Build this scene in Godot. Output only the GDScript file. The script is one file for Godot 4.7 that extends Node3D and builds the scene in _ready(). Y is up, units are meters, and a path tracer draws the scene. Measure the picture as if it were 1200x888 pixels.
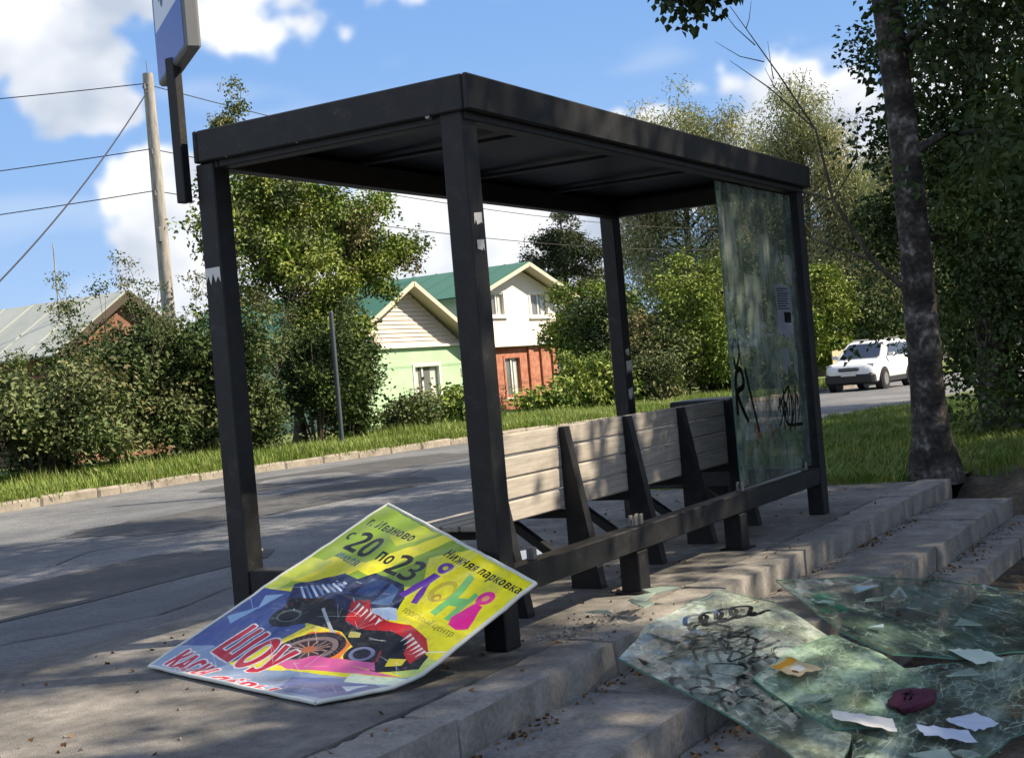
extends Node3D
# A vandalised bus shelter beside a road. y up, metres. Shelter: x along its back, -z towards the road.

const L := 4.40
const D := 1.597
const W := 0.117
var mats := {}
var names := {}
var rng := RandomNumberGenerator.new()

# ---------------------------------------------------------------- mesh buffer
class MB:
	var v := PackedVector3Array()
	var n := PackedVector3Array()
	var t := PackedVector2Array()
	var c := PackedColorArray()
	var col := Color.WHITE
	func tri(a: Vector3, b: Vector3, d: Vector3, na: Vector3, nb: Vector3, nd: Vector3, ua := Vector2.ZERO, ub := Vector2.ZERO, ud := Vector2.ZERO) -> void:
		if (b - a).cross(d - a).dot(na + nb + nd) > 0.0:
			v.append_array([a, d, b]); n.append_array([na, nd, nb]); t.append_array([ua, ud, ub])
		else:
			v.append_array([a, b, d]); n.append_array([na, nb, nd]); t.append_array([ua, ub, ud])
		c.append_array([col, col, col])
	func face(p: Array, hint: Vector3, uv := []) -> void:
		var nn: Vector3 = (p[1] - p[0]).cross(p[2] - p[0])
		if p.size() > 3:
			nn += (p[2] - p[0]).cross(p[3] - p[0])
		nn = nn.normalized()
		if nn.dot(hint) < 0.0:
			nn = -nn
		for i in range(1, p.size() - 1):
			if uv.size():
				tri(p[0], p[i], p[i + 1], nn, nn, nn, uv[0], uv[i], uv[i + 1])
			else:
				tri(p[0], p[i], p[i + 1], nn, nn, nn)
	func corner(h: Vector3, s: Vector3, axis: int, b: float) -> Vector3:
		var r := Vector3(h.x - b, h.y - b, h.z - b)
		r[axis] = h[axis]
		return r * s
	func box(xf: Transform3D, size: Vector3, bev := 0.0) -> void:
		var h := size / 2.0
		var sg := [-1.0, 1.0]
		for a in 3:
			var b := (a + 1) % 3
			var d := (a + 2) % 3
			for s in sg:
				var p := []
				for q in [[-1, -1], [1, -1], [1, 1], [-1, 1]]:
					var k := Vector3.ZERO
					k[a] = s; k[b] = q[0]; k[d] = q[1]
					p.append(xf * corner(h, k, a, bev))
				var hint := Vector3.ZERO
				hint[a] = s
				face(p, xf.basis * hint, [Vector2(0, 0), Vector2(1, 0), Vector2(1, 1), Vector2(0, 1)])
				if bev > 0.0:
					for s2 in sg:
						var k1 := Vector3.ZERO
						k1[a] = s; k1[b] = s2; k1[d] = -1
						var k2 := k1
						k2[d] = 1
						face([xf * corner(h, k1, a, bev), xf * corner(h, k2, a, bev), xf * corner(h, k2, b, bev), xf * corner(h, k1, b, bev)], xf.basis * (k1 + k2))
						if a == 0:
							for s3 in sg:
								var k3 := Vector3(s, s2, s3)
								face([xf * corner(h, k3, 0, bev), xf * corner(h, k3, 1, bev), xf * corner(h, k3, 2, bev)], xf.basis * k3)
	func span(lo: Vector3, hi: Vector3, bev := 0.0) -> void:
		box(Transform3D(Basis(), (lo + hi) / 2.0), hi - lo, bev)
	func bar(a: Vector3, b: Vector3, w: float, h: float, up := Vector3.UP, bev := 0.0) -> void:
		var f := (b - a).normalized()
		var s := f.cross(up).normalized()
		var u := s.cross(f).normalized()
		box(Transform3D(Basis(s, u, -f), (a + b) / 2.0), Vector3(w, h, a.distance_to(b)), bev)
	func prism(poly: Array, a: Vector3, ux: Vector3, uy: Vector3, ext: Vector3) -> void:
		# polygon (Vector2) in the plane a + x*ux + y*uy, extruded by ext
		var pk := PackedVector2Array(poly)
		var idx := Geometry2D.triangulate_polygon(pk)
		var cen := Vector2.ZERO
		for q in poly:
			cen += q
		cen /= poly.size()
		var e := ext.normalized()
		for i in range(0, idx.size(), 3):
			var q := [poly[idx[i]], poly[idx[i + 1]], poly[idx[i + 2]]]
			var pp := []
			for k in q:
				pp.append(a + ux * k.x + uy * k.y)
			face(pp, -e, q)
			face([pp[0] + ext, pp[1] + ext, pp[2] + ext], e, q)
		var cw := Geometry2D.is_polygon_clockwise(pk)
		for i in poly.size():
			var p: Vector2 = poly[i]
			var q2: Vector2 = poly[(i + 1) % poly.size()]
			var o := Vector2(q2.y - p.y, p.x - q2.x) * (-1.0 if cw else 1.0)
			var p3 := a + ux * p.x + uy * p.y
			var q3 := a + ux * q2.x + uy * q2.y
			face([p3, q3, q3 + ext, p3 + ext], ux * o.x + uy * o.y, [p, q2, q2, p])
	func tube(p: Array, r: Array, sides: int, cap := true, wob := 0.0, seed_ := 0) -> void:
		var rings := []
		var nor := []
		var ref := Vector3(0.31, 0.17, 0.93).normalized()
		var rg := RandomNumberGenerator.new()
		rg.seed = seed_
		for i in p.size():
			var dir: Vector3 = (p[mini(i + 1, p.size() - 1)] - p[maxi(i - 1, 0)]).normalized()
			var a := dir.cross(ref).normalized()
			var b := dir.cross(a).normalized()
			var ring := []
			var nr := []
			for k in sides:
				var an := TAU * k / sides
				var o := a * cos(an) + b * sin(an)
				nr.append(o)
				ring.append(p[i] + o * r[i] * (1.0 + wob * rg.randf_range(-1, 1)))
			rings.append(ring); nor.append(nr)
		for i in p.size() - 1:
			for k in sides:
				var k2 := (k + 1) % sides
				var u0 := Vector2(float(k) / sides, i)
				tri(rings[i][k], rings[i][k2], rings[i + 1][k2], nor[i][k], nor[i][k2], nor[i + 1][k2], u0, u0, u0)
				tri(rings[i][k], rings[i + 1][k2], rings[i + 1][k], nor[i][k], nor[i + 1][k2], nor[i + 1][k], u0, u0, u0)
		if cap:
			face(rings[0], p[0] - p[1]); face(rings[-1], p[-1] - p[-2])
	func loft(rings: Array, closed := true, caps := true) -> void:
		var m: int = rings[0].size()
		var nr := []
		for i in rings.size():
			var cen := Vector3.ZERO
			for q in rings[i]:
				cen += q
			cen /= m
			var row := []
			for k in m:
				var a: Vector3 = rings[i][(k + 1) % m] - rings[i][(k - 1 + m) % m]
				var b: Vector3 = rings[mini(i + 1, rings.size() - 1)][k] - rings[maxi(i - 1, 0)][k]
				var o := a.cross(b).normalized()
				if o.dot(rings[i][k] - cen) < 0:
					o = -o
				row.append(o)
			nr.append(row)
		for i in rings.size() - 1:
			for k in (m if closed else m - 1):
				var k2 := (k + 1) % m
				tri(rings[i][k], rings[i][k2], rings[i + 1][k2], nr[i][k], nr[i][k2], nr[i + 1][k2])
				tri(rings[i][k], rings[i + 1][k2], rings[i + 1][k], nr[i][k], nr[i + 1][k2], nr[i + 1][k])
		if caps:
			face(rings[0], rings[0][0] - rings[1][0]); face(rings[-1], rings[-1][0] - rings[-2][0])
	func grid(nx: int, ny: int, f: Callable, flip_hint := Vector3.UP) -> void:
		var p := []
		for j in ny + 1:
			var row := []
			for i in nx + 1:
				row.append(f.call(float(i) / nx, float(j) / ny))
			p.append(row)
		var nr := []
		for j in ny + 1:
			var row := []
			for i in nx + 1:
				var a: Vector3 = p[j][mini(i + 1, nx)] - p[j][maxi(i - 1, 0)]
				var b: Vector3 = p[mini(j + 1, ny)][i] - p[maxi(j - 1, 0)][i]
				var o := a.cross(b).normalized()
				row.append(-o if o.dot(flip_hint) < 0 else o)
			nr.append(row)
		for j in ny:
			for i in nx:
				var ua := Vector2(float(i) / nx, float(j) / ny)
				var ub := Vector2(float(i + 1) / nx, float(j) / ny)
				var uc := Vector2(float(i + 1) / nx, float(j + 1) / ny)
				var ud := Vector2(float(i) / nx, float(j + 1) / ny)
				tri(p[j][i], p[j][i + 1], p[j + 1][i + 1], nr[j][i], nr[j][i + 1], nr[j + 1][i + 1], ua, ub, uc)
				tri(p[j][i], p[j + 1][i + 1], p[j + 1][i], nr[j][i], nr[j + 1][i + 1], nr[j + 1][i], ua, uc, ud)
	func mesh() -> ArrayMesh:
		var a := []
		a.resize(Mesh.ARRAY_MAX)
		a[Mesh.ARRAY_VERTEX] = v; a[Mesh.ARRAY_NORMAL] = n; a[Mesh.ARRAY_TEX_UV] = t; a[Mesh.ARRAY_COLOR] = c
		var m := ArrayMesh.new()
		m.add_surface_from_arrays(Mesh.PRIMITIVE_TRIANGLES, a)
		return m

# ---------------------------------------------------------------- naming helpers
func numbered(called: String) -> String:
	var k: int = names.get(called, 0)
	names[called] = k + 1
	return called if k == 0 else "%s_%03d" % [called, k]
func tag(o: Node3D, label: String, category: String, group := "") -> Node3D:
	o.set_meta("label", label); o.set_meta("category", category)
	if group != "":
		o.set_meta("group", group)
	return o
func thing(called: String, label: String, category: String, at := Vector3.ZERO, turn := 0.0, group := "") -> Node3D:
	var o := Node3D.new()
	o.name = numbered(called)
	add_child(o)
	o.position = at
	o.rotation.y = turn
	return tag(o, label, category, group)
func part(b, called: String, m: Material, parent: Node3D, at := Vector3.ZERO) -> MeshInstance3D:
	var o := MeshInstance3D.new()
	o.mesh = b.mesh() if b is MB else b
	o.material_override = m
	o.name = called
	o.position = at
	parent.add_child(o, true)
	return o
func solo(b, called: String, m: Material, label: String, category: String, at := Vector3.ZERO, group := "") -> MeshInstance3D:
	var o := part(b, numbered(called), m, self, at)
	tag(o, label, category, group)
	return o
func setting(b, called: String, m: Material) -> MeshInstance3D:
	var o := part(b, numbered(called), m, self)
	o.set_meta("kind", "structure")
	return o

# ---------------------------------------------------------------- textures and materials
func lin(c: Color) -> Color:
	return c.linear_to_srgb()
func noise(seed_: int, freq: float, oct := 4, type := FastNoiseLite.TYPE_SIMPLEX_SMOOTH) -> FastNoiseLite:
	var f := FastNoiseLite.new()
	f.seed = seed_; f.frequency = freq; f.fractal_octaves = oct; f.noise_type = type
	return f
# layers: [frequency, octaves, weight]; ramp: [[position, linear colour], ...]; grain: white noise weight
func ramp_tex(size: int, seed_: int, layers: Array, grain: float, ramp: Array, bump := 0.0) -> Array:
	var imgs := []
	for i in layers.size():
		var im: Image = noise(seed_ + i, layers[i][0], layers[i][1]).get_seamless_image(size, size)
		im.convert(Image.FORMAT_L8)
		imgs.append(im.get_data())
	var g := Gradient.new()
	g.offsets = PackedFloat32Array(ramp.map(func(q): return q[0]))
	g.colors = PackedColorArray(ramp.map(func(q): return lin(q[1])))
	var lut := PackedByteArray()
	for i in 256:
		var cc := g.sample(i / 255.0)
		lut.append_array([int(cc.r * 255), int(cc.g * 255), int(cc.b * 255)])
	var out := PackedByteArray()
	out.resize(size * size * 3)
	var hm := PackedByteArray()
	hm.resize(size * size)
	var r := RandomNumberGenerator.new()
	r.seed = seed_
	var nl := layers.size()
	var w := []
	for q in layers:
		w.append(q[2])
	for i in size * size:
		var s := 0.0
		for k in nl:
			s += (imgs[k][i] - 127.5) * w[k]
		s += (r.randf() - 0.5) * 255.0 * grain
		var q := clampi(int(s + 127.5), 0, 255)
		hm[i] = q
		out[i * 3] = lut[q * 3]; out[i * 3 + 1] = lut[q * 3 + 1]; out[i * 3 + 2] = lut[q * 3 + 2]
	var res := [ImageTexture.create_from_image(Image.create_from_data(size, size, false, Image.FORMAT_RGB8, out)), null]
	if bump > 0.0:
		var h := Image.create_from_data(size, size, false, Image.FORMAT_L8, hm)
		h.convert(Image.FORMAT_RGBA8)
		h.bump_map_to_normal_map(bump)
		res[1] = ImageTexture.create_from_image(h)
	return res
func mat(key: String, col: Color, rough := 0.8, metal := 0.0) -> StandardMaterial3D:
	if mats.has(key):
		return mats[key]
	var m := StandardMaterial3D.new()
	m.albedo_color = lin(col)
	m.roughness = rough
	m.metallic = metal
	m.metallic_specular = 0.4
	mats[key] = m
	return m
func tmat(key: String, tx: Array, scale: Vector3, rough := 0.9, nscale := 0.6, world := true) -> StandardMaterial3D:
	if mats.has(key):
		return mats[key]
	var m := mat(key, Color.WHITE, rough)
	m.albedo_texture = tx[0]
	if tx[1]:
		m.normal_enabled = true
		m.normal_texture = tx[1]
		m.normal_scale = nscale
	m.uv1_triplanar = true
	m.uv1_world_triplanar = world
	m.uv1_scale = scale
	return m
func leaf_mat(key: String, back: Color, rough := 0.55) -> StandardMaterial3D:
	if mats.has(key):
		return mats[key]
	var m := mat(key, Color.WHITE, rough)
	m.vertex_color_use_as_albedo = true
	m.cull_mode = BaseMaterial3D.CULL_DISABLED
	m.backlight_enabled = true
	m.backlight = lin(back)
	m.metallic_specular = 0.35
	return m

# ---------------------------------------------------------------- printing into an Image
func ink(img: Image, pts: Array, c: Color) -> void:
	# scanline fill of a polygon given in pixels
	var y0 := 1e9
	var y1 := -1e9
	for q in pts:
		y0 = minf(y0, q.y); y1 = maxf(y1, q.y)
	var h := img.get_height()
	var w := img.get_width()
	for y in range(maxi(0, int(floor(y0))), mini(h - 1, int(ceil(y1))) + 1):
		var yc := y + 0.5
		var xs := []
		for i in pts.size():
			var a: Vector2 = pts[i]
			var b: Vector2 = pts[(i + 1) % pts.size()]
			if (a.y <= yc) != (b.y <= yc):
				xs.append(a.x + (yc - a.y) / (b.y - a.y) * (b.x - a.x))
		xs.sort()
		for i in range(0, xs.size() - 1, 2):
			var xa := maxi(0, int(round(xs[i])))
			var xb := mini(w, int(round(xs[i + 1])))
			if xb > xa:
				if c.a >= 1.0:
					img.fill_rect(Rect2i(xa, y, xb - xa, 1), c)
				else:
					for x in range(xa, xb):
						img.set_pixel(x, y, img.get_pixel(x, y).lerp(Color(c.r, c.g, c.b, 1), c.a))
func over(img: Image, pts: Array, c: Color) -> void:
	# like ink, but lays colour with its alpha onto a transparent image
	var y0 := 1e9
	var y1 := -1e9
	for q in pts:
		y0 = minf(y0, q.y); y1 = maxf(y1, q.y)
	for y in range(maxi(0, int(floor(y0))), mini(img.get_height() - 1, int(ceil(y1))) + 1):
		var xs := []
		for i in pts.size():
			var a: Vector2 = pts[i]
			var b: Vector2 = pts[(i + 1) % pts.size()]
			if (a.y <= y + 0.5) != (b.y <= y + 0.5):
				xs.append(a.x + (y + 0.5 - a.y) / (b.y - a.y) * (b.x - a.x))
		xs.sort()
		for i in range(0, xs.size() - 1, 2):
			for x in range(maxi(0, int(round(xs[i]))), mini(img.get_width(), int(round(xs[i + 1])))):
				img.set_pixel(x, y, img.get_pixel(x, y).blend(c))
func stroke(img: Image, pts: Array, w: float, c: Color, blend := false) -> void:
	if blend and pts.size() > 3:
		# round the hand-drawn line
		var cv := Curve2D.new()
		for i in pts.size():
			var d: Vector2 = (pts[mini(i + 1, pts.size() - 1)] - pts[maxi(i - 1, 0)]) / 5.0
			cv.add_point(pts[i], -d, d)
		pts = Array(cv.tessellate(4, 6))
	for i in pts.size() - 1:
		var a: Vector2 = pts[i]
		var b: Vector2 = pts[i + 1]
		var d := (b - a).normalized() * w / 2
		var o := Vector2(-d.y, d.x)
		var q := [a - d * 0.5 + o, b + d * 0.5 + o, b + d * 0.5 - o, a - d * 0.5 - o]
		if blend:
			over(img, q, c)
		else:
			ink(img, q, c)
func disc(cx: float, cy: float, rx: float, ry: float, turn := 0.0, k := 28) -> Array:
	var p := []
	for i in k:
		p.append(Vector2(cx, cy) + Vector2(cos(TAU * i / k) * rx, sin(TAU * i / k) * ry).rotated(turn))
	return p
func letters(img: Image, text: String, at: Vector2, size: float, turn: float, c: Color, bold := true, widen := 1.0, grow := 0.0) -> void:
	# prints a word, its left baseline end at `at` (pixels); grow widens the strokes for an outline
	var tm := TextMesh.new()
	var sf := SystemFont.new()
	sf.font_names = PackedStringArray(["Droid Sans"])
	sf.font_weight = 700 if bold else 400
	tm.font = sf
	tm.text = text
	tm.font_size = 64
	tm.pixel_size = 1.0 / 64.0
	tm.depth = 0.0
	tm.horizontal_alignment = HORIZONTAL_ALIGNMENT_LEFT
	var a := tm.get_mesh_arrays()
	if a.is_empty():
		return
	var vs: PackedVector3Array = a[Mesh.ARRAY_VERTEX]
	var ix: PackedInt32Array = a[Mesh.ARRAY_INDEX] if a[Mesh.ARRAY_INDEX] != null else PackedInt32Array(range(vs.size()))
	var offs := [Vector2.ZERO]
	if grow > 0.0:
		for k in 8:
			offs.append(Vector2(cos(TAU * k / 8), sin(TAU * k / 8)) * grow)
	for o in offs:
		for i in range(0, ix.size(), 3):
			var q := []
			for k in 3:
				var p := vs[ix[i + k]]
				q.append(at + o + Vector2(p.x * widen, -p.y).rotated(turn) * size)
			ink(img, q, c)

# ---------------------------------------------------------------- scene
func _ready() -> void:
	rng.seed = 7
	var cam := Camera3D.new()
	cam.name = "camera"
	cam.fov = 32.71
	cam.near = 0.05
	cam.far = 900.0
	cam.transform = Transform3D(Basis(Vector3(0.52545, -0.0859, 0.84648), Vector3(0.04924, 0.99629, 0.07053), Vector3(-0.8494, 0.00462, 0.52773)).orthonormalized(), Vector3(-4.6619, 1.2003, 3.0371))
	add_child(cam)
	var we := WorldEnvironment.new()
	we.name = "world_environment"
	var env := Environment.new()
	env.background_mode = Environment.BG_SKY
	env.sky = Sky.new()
	env.sky.sky_material = sky_material()
	env.background_energy_multiplier = 0.63
	env.tonemap_mode = Environment.TONE_MAPPER_LINEAR
	env.tonemap_exposure = 2.05
	env.sdfgi_enabled = true
	env.ssao_enabled = true
	env.ssil_enabled = true
	we.environment = env
	add_child(we)
	var sun := DirectionalLight3D.new()
	sun.name = "sun"
	sun.light_energy = 1.6
	sun.light_color = Color(1.0, 0.93, 0.82)
	sun.light_angular_distance = 0.5
	sun.shadow_enabled = true
	var to_sun := Vector3(0.36, 0.68, 0.64).normalized()
	sun.transform = Transform3D(Basis.looking_at(-to_sun, Vector3.UP), Vector3(0, 30, 0))
	add_child(sun)
	build_materials()
	build_ground()
	build_shelter()
	build_bench()
	build_houses()
	build_poles()
	build_trees()
	build_shrubs()
	build_grass()
	build_car()
	build_poster()
	build_debris()

func sky_material() -> PanoramaSkyMaterial:
	var w := 2048
	var h := 1024
	var rows := 520
	var dens := PackedFloat32Array()
	dens.resize(w * rows)
	var top := PackedFloat32Array()
	top.resize(w * rows)
	# cumulus puffs: azimuth, elevation, radius in degrees
	var puffs := [
		[37.5, 12.5, 3.0], [40.5, 13.2, 2.7], [43.0, 13.3, 2.6], [46.3, 13.6, 2.6], [48.3, 12.4, 1.8], [43.6, 12.6, 4.2], [45.6, 12.2, 4.2], [41.5, 12.0, 4.0], [39.0, 10.3, 2.6], [42.0, 10.2, 3.0], [45.0, 10.6, 3.0], [47.6, 10.8, 2.0], [36.0, 9.8, 2.4],
		[40.0, 7.6, 1.5], [42.3, 6.4, 1.5], [44.6, 6.6, 1.9], [46.5, 5.4, 1.6], [37.0, 4.8, 1.1], [38.5, 8.5, 1.2], [52.0, 5.2, 1.4], [54.4, 6.0, 1.5], [56.0, 6.3, 1.3], [51.5, 7.2, 1.2], [58.5, 4.0, 1.2],
		[63.0, 10.9, 1.3], [64.6, 11.3, 1.2], [66.5, 11.3, 1.5], [68.6, 10.6, 1.8], [71.5, 11.9, 1.9], [73.5, 11.8, 2.2], [74.6, 9.8, 2.4], [72.0, 9.2, 2.2], [69.0, 8.2, 2.0], [76.5, 10.5, 2.2], [64.4, 3.4, 1.0], [66.0, 2.6, 1.2],
		[53.0, 16.9, 1.0], [54.8, 17.3, 1.0], [57.5, 17.4, 1.1], [49.8, 17.4, 0.9]]
	var r := RandomNumberGenerator.new()
	r.seed = 31
	for k in 90:
		var ca := r.randf_range(0, 360)
		var ce := 4.0 + 46.0 * pow(r.randf(), 1.6)
		if ca > 18 and ca < 98 and ce < 36:
			continue
		var sz := r.randf_range(1.5, 3.6) * (1.0 + ce / 30.0)
		for i in r.randi_range(4, 8):
			puffs.append([ca + r.randf_range(-2.2, 2.2) * sz / cos(deg_to_rad(ce)), ce + r.randf_range(-0.5, 0.6) * sz, sz * r.randf_range(0.5, 1.0)])
	for p in puffs:
		var ce: float = cos(deg_to_rad(p[1]))
		var rad: float = p[2] * 1.5
		var j0 := int((90.0 - p[1] - rad) / 180.0 * h)
		var j1 := int((90.0 - p[1] + rad) / 180.0 * h)
		var span_ := int(rad / ce / 360.0 * w) + 1
		var ic := int((fposmod(p[0], 360.0) / 360.0 + 0.5) * w)
		for j in range(maxi(0, j0), mini(rows - 1, j1) + 1):
			var de: float = 90.0 - (j + 0.5) / h * 180.0 - p[1]
			for i in range(ic - span_, ic + span_ + 1):
				var da := (i - ic) * 360.0 / w * ce
				var dd := (da * da + de * de * 1.3) / (rad * rad)
				if dd < 1.0:
					var q := j * w + posmod(i, w)
					var s := 1.0 - dd
					if s > dens[q]:
						dens[q] = s
					top[q] += s * (de / rad + 0.25)
	var f1 := noise(5, 7.0, 6)
	f1.fractal_gain = 0.5
	var f2 := noise(9, 2.2, 3)
	var n2 := noise(15, 9.0, 4)
	var n3 := noise(27, 30.0, 4)
	var img := Image.create(w, h, false, Image.FORMAT_RGBF)
	var hor := Color(0.44, 0.60, 0.80)
	for j in h:
		var el := deg_to_rad(90.0 - (j + 0.5) / h * 180.0)
		if j >= rows:
			img.fill_rect(Rect2i(0, j, w, 1), Color(0.16, 0.17, 0.14).lerp(hor, clampf(1.0 - (j - rows) / 12.0, 0, 1)))
			continue
		var y := maxf(sin(el), 0.0)
		var base := hor.lerp(Color(0.17, 0.345, 0.68), 1.0 - pow(1.0 - y, 6.5)).lerp(Color(0.06, 0.17, 0.46), clampf((y - 0.2) / 0.8, 0, 1))
		for i in w:
			var d := dens[j * w + i]
			var az := ((i + 0.5) / w - 0.5) * TAU
			var dir := Vector3(sin(az) * cos(el), sin(el), -cos(az) * cos(el))
			var cc := base
			var veil := clampf((f2.get_noise_3d(dir.x * 2.0, dir.y * 7.0, dir.z * 2.0) - 0.12) * 0.9, 0, 0.28)
			if d > 0.0:
				var nz := f1.get_noise_3d(dir.x, dir.y * 1.25, dir.z) + 0.35 * n3.get_noise_3dv(dir)
				var a := smoothstep(0.26, 0.50, d + nz * 0.85)
				var tp := clampf(0.55 + top[j * w + i] * 0.28 + n2.get_noise_3d(dir.x, dir.y * 1.4, dir.z) * 1.1, 0, 1)
				var cl := Color(0.44, 0.50, 0.60).lerp(Color(0.86, 0.87, 0.89), tp)
				cc = cc.lerp(Color(0.62, 0.69, 0.80), veil * (1.0 - a))
				cc = cc.lerp(cl, a)
			else:
				cc = cc.lerp(Color(0.62, 0.69, 0.80), veil)
			img.set_pixel(i, j, cc)
	var m := PanoramaSkyMaterial.new()
	m.panorama = ImageTexture.create_from_image(img)
	return m

func build_materials() -> void:
	tmat("asphalt_road", ramp_tex(512, 11, [[0.003, 4, 0.6], [0.03, 4, 0.3]], 0.5, [[0.0, Color(0.065, 0.072, 0.082)], [0.5, Color(0.115, 0.122, 0.133)], [1.0, Color(0.235, 0.235, 0.232)]], 2.0), Vector3.ONE * 0.17, 0.85, 0.35)
	tmat("asphalt_walk", ramp_tex(1024, 12, [[0.003, 4, 0.55], [0.02, 4, 0.4]], 0.42, [[0.0, Color(0.055, 0.055, 0.055)], [0.35, Color(0.115, 0.111, 0.105)], [0.7, Color(0.195, 0.186, 0.172)], [1.0, Color(0.35, 0.33, 0.30)]], 3.5), Vector3.ONE * 0.4, 0.92, 0.5)
	tmat("concrete", ramp_tex(512, 13, [[0.006, 4, 0.6], [0.05, 4, 0.4]], 0.5, [[0.0, Color(0.11, 0.103, 0.092)], [0.35, Color(0.215, 0.203, 0.183)], [0.7, Color(0.30, 0.285, 0.26)], [1.0, Color(0.43, 0.41, 0.38)]], 4.0), Vector3.ONE * 1.1, 0.92, 0.5)
	tmat("kerb_far", ramp_tex(256, 15, [[0.01, 4, 0.6], [0.06, 3, 0.3]], 0.25, [[0.0, Color(0.12, 0.105, 0.085)], [0.5, Color(0.24, 0.215, 0.18)], [1.0, Color(0.38, 0.35, 0.30)]], 1.0), Vector3.ONE * 0.6, 0.92, 0.3)
	tmat("soil", ramp_tex(512, 16, [[0.008, 4, 0.6], [0.05, 4, 0.5]], 0.4, [[0.0, Color(0.03, 0.025, 0.018)], [0.5, Color(0.085, 0.068, 0.05)], [1.0, Color(0.19, 0.16, 0.12)]], 4.0), Vector3.ONE * 0.6, 0.95, 0.8)
	tmat("turf", ramp_tex(512, 17, [[0.008, 4, 0.6], [0.05, 4, 0.5]], 0.4, [[0.0, Color(0.05, 0.07, 0.02)], [0.5, Color(0.12, 0.16, 0.045)], [1.0, Color(0.22, 0.22, 0.09)]], 3.0), Vector3.ONE * 0.3, 0.95, 0.6)
	var pt := tmat("black_paint", ramp_tex(512, 18, [[0.012, 5, 0.7], [0.08, 4, 0.45]], 0.2, [[0.0, Color(0.006, 0.007, 0.009)], [0.55, Color(0.010, 0.011, 0.013)], [0.8, Color(0.018, 0.018, 0.019)], [0.95, Color(0.055, 0.050, 0.045)], [1.0, Color(0.10, 0.09, 0.08)]], 1.0), Vector3.ONE * 1.1, 0.5, 0.25)
	pt.metallic_specular = 0.4
	var pl := tmat("plank_grey", ramp_tex(512, 19, [[0.01, 4, 0.5], [0.06, 4, 0.4]], 0.15, [[0.0, Color(0.18, 0.165, 0.145)], [0.5, Color(0.33, 0.305, 0.27)], [1.0, Color(0.45, 0.42, 0.375)]], 1.0), Vector3(0.35, 5.0, 5.0), 0.8, 0.3, false)
	pl.metallic_specular = 0.3
	tmat("bark_birch", ramp_tex(512, 20, [[0.012, 4, 0.9], [0.05, 4, 0.6]], 0.15, [[0.0, Color(0.012, 0.011, 0.010)], [0.40, Color(0.032, 0.028, 0.025)], [0.56, Color(0.055, 0.048, 0.042)], [0.70, Color(0.10, 0.092, 0.082)], [0.85, Color(0.19, 0.18, 0.165)], [1.0, Color(0.33, 0.315, 0.29)]], 6.0), Vector3(0.7, 0.6, 0.7), 0.95, 1.0, false)
	tmat("bark_grey", ramp_tex(256, 21, [[0.02, 4, 0.8], [0.08, 4, 0.5]], 0.15, [[0.0, Color(0.03, 0.025, 0.02)], [0.5, Color(0.085, 0.07, 0.055)], [1.0, Color(0.19, 0.165, 0.135)]], 4.0), Vector3(2.0, 0.8, 2.0), 0.95, 0.8, false)
	tmat("pole_grey", ramp_tex(256, 22, [[0.02, 4, 0.8], [0.1, 3, 0.4]], 0.2, [[0.0, Color(0.17, 0.165, 0.155)], [0.5, Color(0.31, 0.30, 0.28)], [1.0, Color(0.45, 0.435, 0.41)]], 1.0), Vector3(2.0, 0.3, 2.0), 0.9, 0.3, false)
	tmat("brick_red", ramp_tex(256, 23, [[0.02, 4, 0.6], [0.12, 3, 0.5]], 0.25, [[0.0, Color(0.22, 0.085, 0.055)], [0.5, Color(0.36, 0.15, 0.10)], [1.0, Color(0.50, 0.25, 0.18)]]), Vector3.ONE * 0.5, 0.9)
	tmat("brick_brown", ramp_tex(256, 24, [[0.02, 4, 0.6], [0.12, 3, 0.5]], 0.25, [[0.0, Color(0.11, 0.06, 0.04)], [0.5, Color(0.21, 0.11, 0.075)], [1.0, Color(0.33, 0.19, 0.13)]]), Vector3.ONE * 0.5, 0.9)
	tmat("render_green", ramp_tex(256, 25, [[0.01, 4, 0.5], [0.08, 3, 0.4]], 0.1, [[0.0, Color(0.30, 0.47, 0.29)], [0.5, Color(0.37, 0.55, 0.36)], [1.0, Color(0.44, 0.61, 0.43)]]), Vector3.ONE * 0.25, 0.9)
	tmat("siding_pink", ramp_tex(256, 26, [[0.01, 4, 0.5], [0.08, 3, 0.4]], 0.1, [[0.0, Color(0.52, 0.45, 0.40)], [1.0, Color(0.66, 0.58, 0.52)]]), Vector3.ONE * 0.25, 0.8)
	tmat("wall_cream", ramp_tex(256, 27, [[0.01, 4, 0.5], [0.08, 3, 0.4]], 0.1, [[0.0, Color(0.66, 0.61, 0.54)], [1.0, Color(0.76, 0.72, 0.65)]]), Vector3.ONE * 0.25, 0.8)
	tmat("roof_sheet_grey", ramp_tex(256, 28, [[0.01, 4, 0.6], [0.06, 3, 0.4]], 0.1, [[0.0, Color(0.26, 0.29, 0.27)], [1.0, Color(0.42, 0.45, 0.43)]]), Vector3.ONE * 0.2, 0.6)
	mat("roof_green", Color(0.026, 0.115, 0.082), 0.5)
	mat("roof_red", Color(0.30, 0.10, 0.06), 0.7)
	mat("white_frame", Color(0.72, 0.71, 0.68), 0.5)
	mat("soffit", Color(0.50, 0.45, 0.38), 0.7)
	var dg := mat("window_dark", Color(0.035, 0.04, 0.045), 0.08)
	dg.metallic_specular = 0.6
	var wg := mat("window_glass", Color(0.5, 0.55, 0.55), 0.04)
	wg.transparency = BaseMaterial3D.TRANSPARENCY_ALPHA
	wg.albedo_color.a = 0.15
	mat("steel", Color(0.25, 0.25, 0.24), 0.5, 0.6)
	mat("galv", Color(0.16, 0.17, 0.18), 0.5, 0.3)
	mat("rubber", Color(0.02, 0.02, 0.02), 0.8)
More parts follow.
